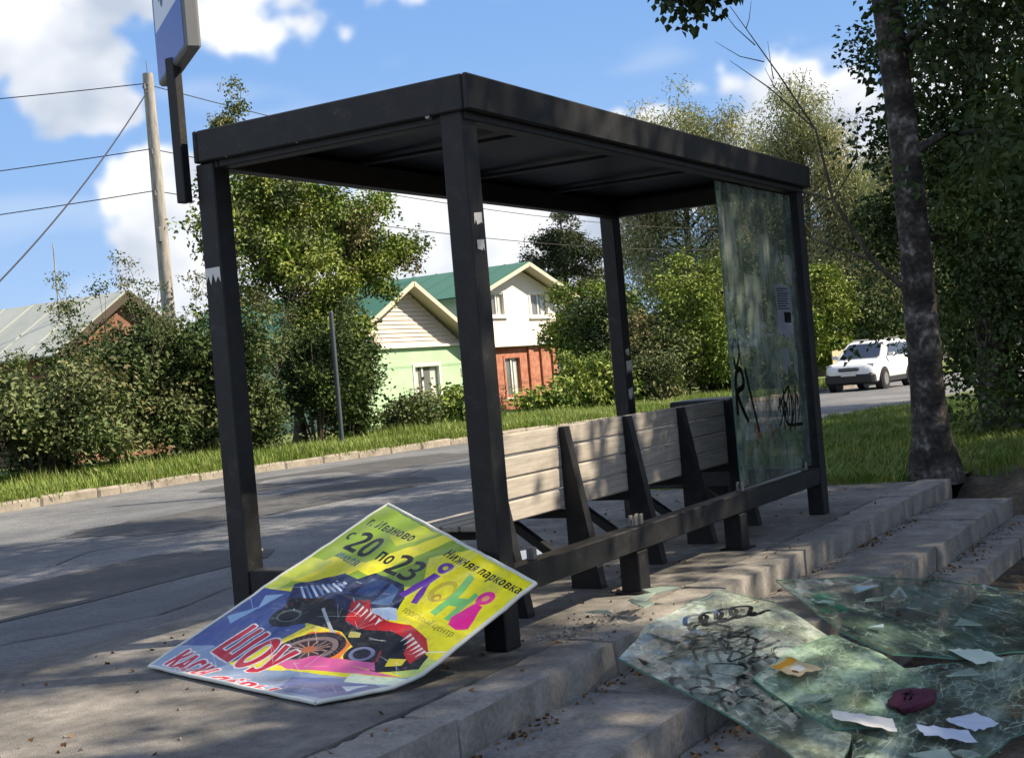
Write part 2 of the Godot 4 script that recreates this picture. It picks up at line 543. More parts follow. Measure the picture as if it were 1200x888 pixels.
	mat("paper", Color(0.62, 0.62, 0.60), 0.85).cull_mode = BaseMaterial3D.CULL_DISABLED
	leaf_mat("leaf", Color(0.10, 0.16, 0.03))
	leaf_mat("needle", Color(0.01, 0.02, 0.005))
	leaf_mat("blade", Color(0.10, 0.16, 0.03))
	leaf_mat("dry_leaf", Color(0.05, 0.03, 0.01), 0.9)

# ---------------------------------------------------------------- ground
func drop(x: float) -> float:
	return 0.012 * maxf(0.0, x - 10.0)
func low_ground(x: float, z: float) -> float:
	var e := smoothstep(5.7, 7.6, x)
	return lerpf(-0.43 - 0.02 * (z - 1.2), -0.02, e) - drop(x) + 0.02 * sin(x * 1.7 + z * 0.9) * sin(z * 2.1)
func rough_block(size: Vector3, rad: float, sd: int, chip: float) -> ArrayMesh:
	# a cast block: rounded edges, uneven faces, chipped arrises
	var n := noise(sd, 2.2, 3)
	var f := noise(sd + 1, 9.0, 3)
	var h := size / 2.0
	var b := MB.new()
	var shape := func(p: Vector3) -> Vector3:
		var q := p.clamp(-h + Vector3.ONE * rad, h - Vector3.ONE * rad)
		var d := p - q
		var o := q + d.normalized() * rad if d.length() > 1e-6 else p
		var near_edge := 0.0
		var e := h - p.abs()
		var m := [e.x, e.y, e.z]
		m.sort()
		near_edge = clampf(1.0 - m[1] / 0.07, 0, 1)
		var bite := maxf(0.0, n.get_noise_3dv(p * 1.7 + Vector3.ONE * sd) - 0.08) * chip * near_edge
		return o - p.normalized() * bite + Vector3.ONE * 0.004 * f.get_noise_3dv(p)
	for a in 3:
		var u := (a + 1) % 3
		var w := (a + 2) % 3
		var nu := maxi(5, int(size[u] / 0.055))
		var nw := maxi(5, int(size[w] / 0.055))
		for s in [-1.0, 1.0]:
			var hint := Vector3.ZERO
			hint[a] = s
			if a == 1 and s < 0:
				continue
			b.grid(nu, nw, func(i, j):
				var p := Vector3.ZERO
				p[a] = h[a] * s; p[u] = lerpf(-h[u], h[u], i); p[w] = lerpf(-h[w], h[w], j)
				return shape.call(p), hint)
	return b.mesh()
func build_ground() -> void:
	var b := MB.new()
	b.grid(40, 2, func(u, v): return Vector3(lerpf(-260, 420, u), -0.55 - drop(lerpf(-260, 420, u)), lerpf(-320, 300, v)))
	setting(b, "ground", mats.soil)
	# carriageway: bus bay edge at z = -2.4, narrowing to -4.5 past the stop
	b = MB.new()
	var edge := func(x: float) -> float: return lerpf(-2.4, -4.6, smoothstep(6.5, 17.0, x))
	b.grid(120, 6, func(u, v):
		var x := lerpf(-60, 180, u)
		return Vector3(x, -0.055 - drop(x) - 0.02 * v, lerpf(edge.call(x), -12.02, v)))
	setting(b, "road", mats.asphalt_road)
	b = MB.new()
	b.span(Vector3(-30, -0.5, -2.39), Vector3(6.3, 0.0, 0.118))
	setting(b, "pavement", mats.asphalt_walk)
	# repairs and tar-sealed cracks in the carriageway
	tmat("asphalt_patch", ramp_tex(256, 29, [[0.01, 4, 0.4], [0.05, 3, 0.3]], 0.5, [[0.0, Color(0.04, 0.042, 0.046)], [0.6, Color(0.07, 0.072, 0.076)], [1.0, Color(0.13, 0.13, 0.125)]], 2.0), Vector3.ONE * 0.5, 0.9, 0.4)
	var pr := RandomNumberGenerator.new()
	pr.seed = 3
	var road_y := func(x: float, z: float) -> float: return -0.055 - drop(x) - 0.02 * (z - edge.call(x)) / (-12.02 - edge.call(x))
	for q in [[Vector2(1.5, -4.6), 1.6, 0.7], [Vector2(6.5, -7.2), 2.6, 0.9], [Vector2(-0.5, -6.4), 1.1, 1.3], [Vector2(11.0, -9.6), 3.0, 1.0]]:
		var poly := []
		for k in 14:
			var an := TAU * k / 14.0
			poly.append(q[0] + Vector2(clampf(cos(an) * 1.3, -1, 1) * q[1], clampf(sin(an) * 1.3, -1, 1) * q[2]) * pr.randf_range(0.92, 1.06))
		b = MB.new()
		var ci := Vector3(q[0].x, road_y.call(q[0].x, q[0].y) + 0.004, q[0].y)
		for k in 14:
			var p0: Vector2 = poly[k]
			var p1: Vector2 = poly[(k + 1) % 14]
			b.face([ci, Vector3(p0.x, road_y.call(p0.x, p0.y) + 0.004, p0.y), Vector3(p1.x, road_y.call(p1.x, p1.y) + 0.004, p1.y)], Vector3.UP)
		setting(b, "road_patch", mats.asphalt_patch)
	for q in [[Vector2(-2.5, -3.3), 0.05, 26], [Vector2(0.5, -5.6), -0.12, 30], [Vector2(3.0, -8.0), 0.03, 40], [Vector2(8.0, -4.6), -1.2, 18]]:
		b = MB.new()
		var at: Vector2 = q[0]
		var dirn: float = q[1]
		for k in q[2]:
			var nx := at + Vector2.from_angle(dirn + pr.randf_range(-0.5, 0.5)) * 0.28
			if nx.y > edge.call(nx.x) - 0.1 or nx.y < -11.8:
				break
			var o := (nx - at).orthogonal().normalized() * pr.randf_range(0.003, 0.011)
			var yy: float = road_y.call(at.x, at.y) + 0.006
			b.face([Vector3(at.x - o.x, yy, at.y - o.y), Vector3(at.x + o.x, yy, at.y + o.y), Vector3(nx.x + o.x, yy, nx.y + o.y), Vector3(nx.x - o.x, yy, nx.y - o.y)], Vector3.UP)
			at = nx
		setting(b, "tar_seam", mat("tar", Color(0.05, 0.05, 0.053), 0.8))
	# verge beyond the road
	b = MB.new()
	b.grid(120, 16, func(u, v):
		var x := lerpf(-60, 180, u)
		var z := lerpf(-12.22, -60, v * v)
		return Vector3(x, 0.035 - drop(x) + 0.05 * sin(x * 0.7) * sin(z * 0.5) * minf(1, v * 8), z))
	setting(b, "verge", mats.turf)
	# near verge past the end of the pavement
	b = MB.new()
	b.grid(100, 10, func(u, v):
		var x := lerpf(6.304, 120, u * u)
		return Vector3(x, -0.03 - drop(x), lerpf(edge.call(x) + 0.02, 0.36, v)))
	setting(b, "grass_strip", mats.turf)
	b = MB.new()
	b.grid(110, 50, func(u, v):
		var x := lerpf(-16, 40, u)
		var z := lerpf(0.34, 26, v * v)
		return Vector3(x, low_ground(x, z), z))
	setting(b, "bare_earth", mats.soil)
	# far kerb, stone by stone
	var fk := Node3D.new()
	fk.name = "far_kerb"
	fk.set_meta("kind", "structure")
	add_child(fk)
	var st := MB.new()
	st.box(Transform3D(), Vector3(0.994, 0.34, 0.19), 0.03)
	var sm := st.mesh()
	for i in 44:
		var x := 2.5 + i
		var o := part(sm, "kerb_stone", mats.kerb_far, fk, Vector3(x, -0.115 - drop(x) + rng.randf_range(-0.012, 0.012), -12.11 + rng.randf_range(-0.012, 0.012)))
		o.rotation = Vector3(rng.randf_range(-0.02, 0.02), rng.randf_range(-0.008, 0.008), rng.randf_range(-0.008, 0.008))
	# steps: the kerb and two treads of concrete blocks
	var sp := Node3D.new()
	sp.name = "concrete_steps"
	sp.set_meta("kind", "structure")
	add_child(sp)
	var rows := [[-0.94, 0.246, 0.25, 0.0, "concrete", "kerb_stone"], [0.05, 0.635, 0.522, -0.145, "concrete", "step_block"], [0.10, 1.036, 0.272, -0.29, "concrete", "step_block"]]
	for r in rows:
		var mms := []
		for k in 3:
			mms.append(rough_block(Vector3(1.236, 0.36, r[2]), 0.013, 400 + k * 7 + int(r[1] * 100), 0.06))
		for k in range(-6, 6):
			var x0: float = r[0] + 1.24 * k
			if x0 > 5.3:
				continue
			var o := part(mms[posmod(k, 3)], r[5], mats[r[4]], sp, Vector3(x0 + 0.62, r[3] - 0.178 + rng.randf_range(-0.006, 0.006), r[1] + rng.randf_range(-0.006, 0.008)))
			o.rotation = Vector3(rng.randf_range(-0.012, 0.012), rng.randf_range(-0.008, 0.008), rng.randf_range(-0.008, 0.008))

# ---------------------------------------------------------------- shelter
func build_shelter() -> void:
	var m: Material = mats.black_paint
	var s := thing("bus_shelter", "black painted steel bus shelter frame with flat roof and missing glass", "bus shelter")
	var pb := MB.new()
	pb.box(Transform3D(), Vector3(W, 2.36, W), 0.006)
	var pm := pb.mesh()
	var h := W / 2
	var posts := []
	for q in [Vector3(h, 1.18, -h), Vector3(h, 1.18, -D + h), Vector3(L - h, 1.18, -D + h), Vector3(L - h, 1.18, -h)]:
		posts.append(part(pm, "post", m, s, q))
	var sb := MB.new()
	sb.box(Transform3D(), Vector3(W, 0.22, W * 0.98), 0.005)
	var sm := sb.mesh()
	for x in [1.375, 2.785]:
		var f := part(sm, "short_post", m, s, Vector3(x, 0.11, -h))
		var fb := MB.new()
		fb.box(Transform3D(), Vector3(0.17, 0.012, 0.17), 0.003)
		part(fb, "foot_plate", m, f, Vector3(0, -0.104, 0))
	# rails: back, left side, right side
	var rb := MB.new()
	rb.span(Vector3(W + 0.001, 0.222, -W + 0.012), Vector3(L - W - 0.001, 0.344, -0.008), 0.006)
	var rail := part(rb, "rail", m, s)
	for x in [0.0 + 0.006, L - W + 0.006]:
		rb = MB.new()
		rb.span(Vector3(x, 0.222, -D + W + 0.001), Vector3(x + W - 0.012, 0.344, -W - 0.001), 0.006)
		part(rb, "rail", m, s)
	# glass clips on the rails
	var cb := MB.new()
	cb.box(Transform3D(Basis(), Vector3(0, 0, 0.014)), Vector3(0.03, 0.055, 0.012), 0.002)
	cb.box(Transform3D(Basis(), Vector3(0, 0, -0.014)), Vector3(0.03, 0.055, 0.012), 0.002)
	cb.box(Transform3D(Basis(), Vector3(0, -0.024, 0)), Vector3(0.03, 0.008, 0.016), 0.001)
	var cm := cb.mesh()
	for x in [0.36, 1.40, 1.47, 2.90, 4.1]:
		part(cm, "glass_clip", mats.steel, rail, Vector3(x, 0.372, -h))
	cb = MB.new()
	cb.tube([Vector3(-0.03, 0, 0), Vector3(0.0, 0, 0)], [0.012, 0.012], 10)
	var bm := cb.mesh()
	for q in [Vector3(0.12, 0.46, -D + h), Vector3(0.15, 0.42, -D + h + 0.02), Vector3(0.15, 0.40, -D + h - 0.03)]:
		part(bm, "bolt", mats.steel, s, q)
	# roof
	var roof := Node3D.new()
	roof.name = "roof"
	s.add_child(roof)
	roof.rotation.x = 0.014
	var o := 0.022
	var hb := 2.342
	var ht := 2.5
	var fb2 := MB.new()
	fb2.span(Vector3(-o, hb, o - 0.03), Vector3(L + o, ht, o), 0.007)
	part(fb2, "fascia", m, roof)
	fb2 = MB.new()
	fb2.span(Vector3(-o, hb, -D - o), Vector3(L + o, ht, -D - o + 0.03), 0.007)
	part(fb2, "fascia", m, roof)
	for x in [-o, L + o - 0.03]:
		fb2 = MB.new()
		fb2.span(Vector3(x + 0.0005, hb + 0.0005, -D - o + 0.031), Vector3(x + 0.0295, ht - 0.0005, o - 0.031), 0.007)
		part(fb2, "fascia", m, roof)
	fb2 = MB.new()
	fb2.span(Vector3(-o + 0.031, 2.455, -D - o + 0.031), Vector3(L + o - 0.031, 2.478, o - 0.031))
	part(fb2, "roof_sheet", m, roof)
	for z in [-W + 0.004, -D + W * 0.0 + 0.018]:
		fb2 = MB.new()
		fb2.span(Vector3(0.012, 2.308, z), Vector3(L - 0.012, 2.43, z + 0.09), 0.005)
		part(fb2, "beam", m, roof)
	for x in [0.014, L - 0.104]:
		fb2 = MB.new()
		fb2.span(Vector3(x, 2.31, -D + 0.112), Vector3(x + 0.09, 2.428, -W + 0.001), 0.005)
		part(fb2, "beam", m, roof)
	for k in 3:
		var x := 1.1 + k * 1.08
		fb2 = MB.new()
		fb2.span(Vector3(x, 2.415, -D + 0.112), Vector3(x + 0.05, 2.434, -W + 0.001), 0.004)
		part(fb2, "rafter", m, roof)
	for q in [Vector3(0.012, 2.345, -0.20), Vector3(0.012, 2.355, -0.95), Vector3(0.012, 2.355, -1.4)]:
		part(bm, "bolt", mats.steel, roof, q)
	# stickers and torn paper on the posts
	sticker(posts[0], Vector3(0.0, 0.700, h + 0.002), 0.062, 0.062, 0.0, 3)
	sticker(posts[0], Vector3(0.004, 0.585, h + 0.002), 0.056, 0.055, 0.0, 4)
	sticker(posts[1], Vector3(-h - 0.002, 0.62, 0.0), 0.098, 0.09, -PI / 2, 5)
	sticker(posts[2], Vector3(-0.01, 0.10, h + 0.002), 0.055, 0.07, 0.0, 6)
	sticker(posts[2], Vector3(0.0, -0.02, h + 0.002), 0.09, 0.12, 0.0, 7)
	sticker(posts[2], Vector3(-0.01, -0.22, h + 0.002), 0.075, 0.10, 0.0, 8)
	# sign on the road-side corner
	var sg := thing("bus_stop_sign", "blue and white double sided bus stop sign on black pole at the shelter corner", "sign", Vector3(-0.03, 2.2, -D - 0.06))
	var tb := MB.new()
	tb.span(Vector3(-0.028, -0.02, -0.03), Vector3(0.028, 0.70, 0.03), 0.005)
	part(tb, "pole", m, sg)
	var A := Vector3(0.172, 2.852, -2.002) - sg.position
	var B := Vector3(-0.26, 2.852, -1.356) - sg.position
	var dir := (A - B).normalized()
	var side := dir.cross(Vector3.UP).normalized()   # to the right of the face
	var wd := A.distance_to(B)
	var fr := Basis(dir, Vector3.UP, side)
	tb = MB.new()
	tb.box(Transform3D(fr, B + dir * wd / 2 + Vector3(0, 0.45, 0) + side * 0.055), Vector3(wd, 0.9, 0.075), 0.012)
	part(tb, "frame", mats.galv, sg)
	var img := Image.create(256, 296, false, Image.FORMAT_RGB8)
	img.fill(Color(0.10, 0.27, 0.62))
	ink(img, [Vector2(12, 14), Vector2(244, 14), Vector2(244, 212), Vector2(12, 212)], Color(0.80, 0.82, 0.84))
	ink(img, [Vector2(60, 90), Vector2(196, 90), Vector2(196, 170), Vector2(60, 170)], Color(0.08, 0.08, 0.09))
	ink(img, disc(90, 172, 14, 14), Color(0.08, 0.08, 0.09)); ink(img, disc(166, 172, 14, 14), Color(0.08, 0.08, 0.09))
	var fm := mat("sign_face", Color.WHITE, 0.35)
	fm.albedo_texture = ImageTexture.create_from_image(img)
	for sd in [-1, 1]:
		tb = MB.new()
		var off: Vector3 = side * (0.055 + sd * 0.0395)
		var p0 := B + dir * 0.02 + Vector3(0, 0.02, 0) + off
		var p1 := B + dir * (wd - 0.02) + Vector3(0, 0.02, 0) + off
		var up := Vector3(0, 0.86, 0)
		tb.face([p0, p1, p1 + up, p0 + up], side * sd, [Vector2(0, 1), Vector2(1, 1), Vector2(1, 0), Vector2(0, 0)])
		part(tb, "sign_face", fm, sg)
	tb = MB.new()
	tb.bar(Vector3(0, 0.68, 0), B + dir * wd * 0.5 + Vector3(0, 0.05, 0) + side * 0.055, 0.04, 0.04)
	part(tb, "bracket", m, sg)
	# the one pane still standing
	build_pane(s)

func sticker(post: Node3D, at: Vector3, w: float, h: float, turn: float, sd: int) -> void:
	var r := RandomNumberGenerator.new()
	r.seed = sd
	var poly := []
	for i in 7:
		poly.append(Vector2(-w / 2 + w * i / 6.0, -h / 2 + (h * r.randf_range(0.0, 0.7) if i % 2 else h * r.randf_range(0, 0.2))))
	poly.append(Vector2(w / 2, h / 2))
	poly.append(Vector2(-w / 2, h / 2 - h * r.randf_range(0, 0.2)))
	var b := MB.new()
	var ux := Vector3(cos(turn), 0, -sin(turn))
	b.prism(poly, at, ux, Vector3.UP, ux.cross(Vector3.UP) * 0.0008)
	part(b, "paper_scrap", mats.paper, post)

func build_pane(shelter: Node3D) -> void:
	var w := 700
	var h := 1000
	var img := Image.create(w, h, false, Image.FORMAT_RGBA8)
	var n1 := noise(41, 0.006, 5)
	var n2 := noise(42, 0.03, 4)
	var n3 := noise(43, 0.02, 3)
	for y in h:
		for x in w:
			# grey-green film painted in for reflected dark trees, with dirt and wiped vertical streaks
			var run := n3.get_noise_2d(x * 1.6, y * 0.12)
			var dn := clampf(0.82 + n1.get_noise_2d(x, y) * 0.35 + n2.get_noise_2d(x, y) * 0.2 + run * 0.08, 0.35, 0.95)
			var k := clampf(0.40 + run * 0.30 + n1.get_noise_2d(y * 0.7 + 900, x) * 1.0 + n2.get_noise_2d(x, y * 0.6) * 0.4, 0, 1)
			img.set_pixel(x, y, Color(0.28, 0.33, 0.31, dn).lerp(Color(0.48, 0.54, 0.50, dn), k))
	var bl := Color(0.02, 0.02, 0.025, 0.93)
	var r := RandomNumberGenerator.new()
	r.seed = 8
	# scraped-off poster remains
	for q in [[180, 300, 150, 300], [40, 60, 90, 420], [340, 150, 90, 200]]:
		for k in 26:
			var x0: float = q[0] + r.randf_range(0, q[2])
			var y0: float = q[1] + r.randf_range(0, q[3] * 0.6)
			if k == 0:
				over(img, [Vector2(q[0], q[1]), Vector2(q[0] + q[2], q[1] + 6), Vector2(q[0] + q[2] - 4, q[1] + q[3] * 0.7), Vector2(q[0] + 3, q[1] + q[3] * 0.8)], Color(0.52, 0.57, 0.53, 0.45))
			over(img, [Vector2(x0, y0), Vector2(x0 + r.randf_range(8, 30), y0 + 3), Vector2(x0 + r.randf_range(4, 22), y0 + r.randf_range(40, 150)), Vector2(x0 - 4, y0 + r.randf_range(20, 90))], Color(0.55, 0.60, 0.56, 0.28))
	# notices
	over(img, [Vector2(470, 330), Vector2(622, 336), Vector2(622, 520), Vector2(600, 505), Vector2(585, 545), Vector2(560, 512), Vector2(540, 540), Vector2(520, 508), Vector2(496, 520), Vector2(470, 500)], Color(0.50, 0.53, 0.58, 0.92))
	over(img, [Vector2(585, 220), Vector2(650, 224), Vector2(652, 330), Vector2(588, 326)], Color(0.52, 0.54, 0.55, 0.9))
	over(img, [Vector2(480, 560), Vector2(560, 556), Vector2(566, 640), Vector2(540, 622), Vector2(520, 660), Vector2(484, 630)], Color(0.50, 0.53, 0.55, 0.85))
	over(img, [Vector2(590, 560), Vector2(640, 565), Vector2(636, 690), Vector2(604, 650)], Color(0.50, 0.54, 0.53, 0.7))
	for k in 9:
		over(img, [Vector2(482, 344 + k * 9), Vector2(482 + r.randf_range(60, 125), 344 + k * 9), Vector2(482 + 120, 348 + k * 9), Vector2(482, 348 + k * 9)], Color(0.12, 0.13, 0.18, 0.9))
	over(img, [Vector2(540, 430), Vector2(610, 432), Vector2(610, 470), Vector2(540, 468)], Color(0.06, 0.06, 0.09, 0.9))
	# graffiti tags
	stroke(img, [Vector2(20, 560), Vector2(50, 520), Vector2(80, 560), Vector2(45, 610), Vector2(30, 580)], 16, bl, true)
	stroke(img, [Vector2(25, 760), Vector2(35, 640), Vector2(80, 620), Vector2(95, 670), Vector2(40, 700), Vector2(110, 790)], 20, bl, true)
	stroke(img, [Vector2(120, 620), Vector2(150, 700), Vector2(185, 790), Vector2(200, 830)], 17, bl, true)
	stroke(img, [Vector2(70, 440), Vector2(90, 600)], 10, bl, true)
	for k in 7:
		var x0 := 420.0 + k * 30
		stroke(img, [Vector2(x0, 800 + r.randf_range(-30, 30)), Vector2(x0 + r.randf_range(-15, 35), 720 + r.randf_range(-30, 40)), Vector2(x0 + r.randf_range(0, 30), 780), Vector2(x0 + r.randf_range(-20, 25), 840 + r.randf_range(-20, 20))], 10, bl, true)
	stroke(img, [Vector2(400, 770), Vector2(520, 700), Vector2(470, 820), Vector2(640, 840)], 12, bl, true)
	for k in 10:
		over(img, disc(220 + r.randf_range(-40, 110), 815 + r.randf_range(-20, 55), r.randf_range(10, 40), r.randf_range(6, 18), r.randf_range(-0.5, 0.5), 12), Color(0.40, 0.17, 0.08, 0.35))
	var m := mat("pane", Color.WHITE, 0.06)
	m.albedo_texture = ImageTexture.create_from_image(img)
	m.transparency = BaseMaterial3D.TRANSPARENCY_ALPHA
	m.cull_mode = BaseMaterial3D.CULL_DISABLED
	m.metallic_specular = 0.5
	var b := MB.new()
	var sx := L - W - 0.012 - 2.92
	var sy := 1.93
	b.face([Vector3(0, 0, 0), Vector3(sx, 0, 0), Vector3(sx, sy, 0), Vector3(0, sy, 0)], Vector3.BACK, [Vector2(0, 1), Vector2(1, 1), Vector2(1, 0), Vector2(0, 0)])
	var p := part(b, "glass_pane", m, shelter, Vector3(2.92, 0.36, -W / 2))
	p.set_meta("label", "dirty graffiti covered glass pane still standing in the frame")
	var em := mat("glass_edge", Color(0.06, 0.13, 0.105), 0.15)
	b = MB.new()
	b.span(Vector3(-0.006, 0, -0.004), Vector3(-0.0005, sy, 0.004))
	part(b, "edge", em, p)

func build_bench() -> void:
	var m: Material = mats.black_paint
	var b := thing("bench", "slatted bench seen from behind, weathered grey planks on black brackets", "bench", Vector3(0, 0, -0.5))
	var pb := MB.new()
	pb.box(Transform3D(), Vector3(3.28, 0.107, 0.034), 0.008)
	var pm := pb.mesh()
	for k in 4:
		var o := part(pm, "back_plank", mats.plank_grey, b, Vector3(2.26 + rng.randf_range(-0.006, 0.006), 0.835 - k * 0.113, rng.randf_range(-0.002, 0.002)))
		o.rotation.z = rng.randf_range(-0.0015, 0.0015)
	pb = MB.new()
	pb.box(Transform3D(), Vector3(3.28, 0.03, 0.1), 0.005)
	pm = pb.mesh()
	for k in 4:
		part(pm, "seat_plank", mats.plank_grey, b, Vector3(2.26, 0.448, -0.075 - k * 0.112))
	for x in [0.70, 1.47, 2.24, 3.01, 3.80]:
		var sb := MB.new()
		sb.prism([Vector2(0.017, 0.885), Vector2(0.05, 0.885), Vector2(0.20, 0.02), Vector2(0.20, 0.0), Vector2(0.017, 0.0)], Vector3(x - 0.032, 0, 0), Vector3(0, 0, 1), Vector3(0, 1, 0), Vector3(0.064, 0, 0))
		var sp := part(sb, "bracket", m, b)
		sb = MB.new()
		sb.bar(Vector3(x, 0.10, 0.016), Vector3(x, 0.42, -0.44), 0.05, 0.05, Vector3.RIGHT, 0.004)
		part(sb, "strut", m, sp)
		sb = MB.new()
		sb.span(Vector3(x - 0.024, 0.385, -0.47), Vector3(x + 0.024, 0.430, 0.014), 0.003)
		part(sb, "seat_bearer", m, sp)
	var tr := thing("litter_bin", "black litter bin with white scrawl standing behind the bench end", "litter bin", Vector3(4.78, 0, -1.02))
	var bb := MB.new()
	bb.loft([rect_ring(0.19, 0.17, 0.05), rect_ring(0.24, 0.21, 0.80)], true, true)
	part(bb, "body", m, tr)
	bb = MB.new()
	bb.span(Vector3(-0.26, 0.80, -0.23), Vector3(0.26, 0.865, 0.23), 0.012)
	part(bb, "rim", m, tr)
	bb = MB.new()
	bb.span(Vector3(-0.14, 0.0, -0.14), Vector3(0.14, 0.05, 0.14), 0.01)
	part(bb, "foot", m, tr)
	for q in [[-0.20, 0.66, 0.10], [-0.06, 0.70, 0.08], [0.06, 0.64, 0.1]]:
		bb = MB.new()
		bb.prism(disc(0, 0, q[2] * 0.5, 0.035, 0.2, 9), Vector3(-0.232 - 0.006, q[1] + 0.03, q[0] * 0.6 + 0.05), Vector3(0, 0, 1), Vector3(0, 1, 0), Vector3(-0.0015, 0, 0))
		part(bb, "paint_mark", mats.paper, tr)

func rect_ring(hx: float, hz: float, y: float) -> Array:
	var c := 0.03
	return [Vector3(hx - c, y, hz), Vector3(hx, y, hz - c), Vector3(hx, y, -hz + c), Vector3(hx - c, y, -hz), Vector3(-hx + c, y, -hz), Vector3(-hx, y, -hz + c), Vector3(-hx, y, hz - c), Vector3(-hx + c, y, hz)]

# ---------------------------------------------------------------- houses
func holed_wall(x0: float, x1: float, y0: float, y1: float, z: float, holes: Array) -> MB:
	var b := MB.new()
	var xs := [x0, x1]
	var ys := [y0, y1]
	for q in holes:
		xs.append_array([q[0], q[1]]); ys.append_array([q[2], q[3]])
	xs.sort(); ys.sort()
	for i in xs.size() - 1:
		for j in ys.size() - 1:
			var cx: float = (xs[i] + xs[i + 1]) / 2
			var cy: float = (ys[j] + ys[j + 1]) / 2
			var inside := false
			for q in holes:
				if cx > q[0] and cx < q[1] and cy > q[2] and cy < q[3]:
					inside = true
			if not inside and xs[i + 1] > xs[i] and ys[j + 1] > ys[j]:
				b.face([Vector3(xs[i], ys[j], z), Vector3(xs[i + 1], ys[j], z), Vector3(xs[i + 1], ys[j + 1], z), Vector3(xs[i], ys[j + 1], z)], Vector3.BACK)
	for q in holes:
		var d := Vector3(0, 0, -0.16)
		var p := [Vector3(q[0], q[2], z), Vector3(q[1], q[2], z), Vector3(q[1], q[3], z), Vector3(q[0], q[3], z)]
		var c := Vector3((q[0] + q[1]) / 2, (q[2] + q[3]) / 2, z)
		for i in 4:
			var e: Vector3 = (p[i] + p[(i + 1) % 4]) / 2
			b.face([p[i], p[(i + 1) % 4], p[(i + 1) % 4] + d, p[i] + d], c - e)
	return b
func window(parent: Node3D, q: Array, z: float, mull := 1, trim: Material = null, mull_at := 0.5) -> void:
	var fm: Material = trim if trim else mats.white_frame
	var b := MB.new()
	var t := 0.12
	b.span(Vector3(q[0] - t, q[2] - t, z - 0.05), Vector3(q[0] + 0.001, q[3] + t, z + 0.03))
	b.span(Vector3(q[1] - 0.001, q[2] - t, z - 0.05), Vector3(q[1] + t, q[3] + t, z + 0.03))
	b.span(Vector3(q[0] + 0.002, q[3] - 0.001, z - 0.05), Vector3(q[1] - 0.002, q[3] + t, z + 0.028))
	b.span(Vector3(q[0] + 0.002, q[2] - t, z - 0.05), Vector3(q[1] - 0.002, q[2] + 0.001, z + 0.028))
	var w := part(b, "window", fm, parent)
	b = MB.new()
	b.span(Vector3(q[0] + 0.003, q[2] + 0.003, z - 0.115), Vector3(q[1] - 0.003, q[3] - 0.003, z - 0.105))
	part(b, "pane", mats.window_glass, w)
	for k in mull:
		b = MB.new()
		var x: float = lerpf(q[0], q[1], mull_at if mull == 1 else (k + 1.0) / (mull + 1))
		b.span(Vector3(x - 0.04, q[2] + 0.002, z - 0.10), Vector3(x + 0.04, q[3] - 0.002, z - 0.06))
		part(b, "mullion", mats.white_frame, w)
	b = MB.new()
	b.span(Vector3(q[0] - t - 0.05, q[2] - t - 0.05, z - 0.02), Vector3(q[1] + t + 0.05, q[2] - t - 0.001, z + 0.10))
	part(b, "sill", mats.white_frame, w)
	for k in 2:
		b = MB.new()
		var xa: float = q[0] + 0.03 if k == 0 else q[1] - 0.26 * (q[1] - q[0])
		var cw: float = 0.22 * (q[1] - q[0])
		b.span(Vector3(xa, q[2] + 0.02, z - 0.145), Vector3(xa + cw, q[3] - 0.02, z - 0.14))
		part(b, "curtain", mats.white_frame, w)
func shell_walls(x0: float, x1: float, y0: float, y1: float, zf: float, zb: float) -> MB:
	# side and back walls, floor and ceiling of a hollow storey
	var b := MB.new()
	b.span(Vector3(x0, y0, zb), Vector3(x0 + 0.15, y1, zf - 0.17))
	b.span(Vector3(x1 - 0.15, y0, zb), Vector3(x1, y1, zf - 0.17))
	b.span(Vector3(x0 + 0.151, y0, zb), Vector3(x1 - 0.151, y1, zb + 0.15))
	b.span(Vector3(x0 + 0.151, y1 - 0.12, zb + 0.151), Vector3(x1 - 0.151, y1 - 0.002, zf - 0.012))
	b.span(Vector3(x0 + 0.151, y0, zb + 0.151), Vector3(x1 - 0.151, y0 + 0.12, zf - 0.012))
	for x in [x0 + 0.006, x1 - 0.156]:
		b.span(Vector3(x, y0 + 0.121, zf - 0.17), Vector3(x + 0.15, y1 - 0.121, zf - 0.012))
	return b
func gable_roof(parent: Node3D, xl: float, xa: float, xr: float, ye: float, ya: float, zf: float, zb: float, mt: Material, under: Material) -> void:
	var r := Node3D.new()
	r.name = "roof"
	parent.add_child(r)
	for s in [[xl, 1], [xr, -1]]:
		var b := MB.new()
		var e := Vector3(s[0], ye, 0)
		var a := Vector3(xa, ya, 0)
		var nn := Vector3(-(a.y - e.y), a.x - e.x, 0).normalized()
		if nn.y < 0:
			nn = -nn
		var th := nn * 0.05
		var f := Vector3(0, 0, zf)
		var k := Vector3(0, 0, zb)
		b.face([e + f + th, a + f + th, a + k + th, e + k + th], nn)
		b.face([e + f + th, a + f + th, a + f, e + f], Vector3.BACK)
		b.face([e + f + th, e + k + th, e + k, e + f], e - a)
		b.face([e + k + th, a + k + th, a + k, e + k], Vector3.FORWARD)
		# standing seams of the sheet
		var n := 10
		for i in n + 1:
			var z := lerpf(zf - 0.03, zb + 0.03, float(i) / n)
			b.bar(e + th + nn * 0.012 + Vector3(0, 0, z), a + th + nn * 0.012 + Vector3(0, 0, z), 0.035, 0.025, nn)
		var pl := part(b, "roof_plane", mt, r)
		b = MB.new()
		b.face([e + f - nn * 0.003, a + f - nn * 0.003, a + k - nn * 0.003, e + k - nn * 0.003], -nn)
		part(b, "soffit", under, pl)
		b = MB.new()
		b.bar(e + f + Vector3(0, -0.06, 0.015), a + f + Vector3(0, -0.06, 0.015), 0.025, 0.17, Vector3.UP)
		part(b, "bargeboard", under, pl)
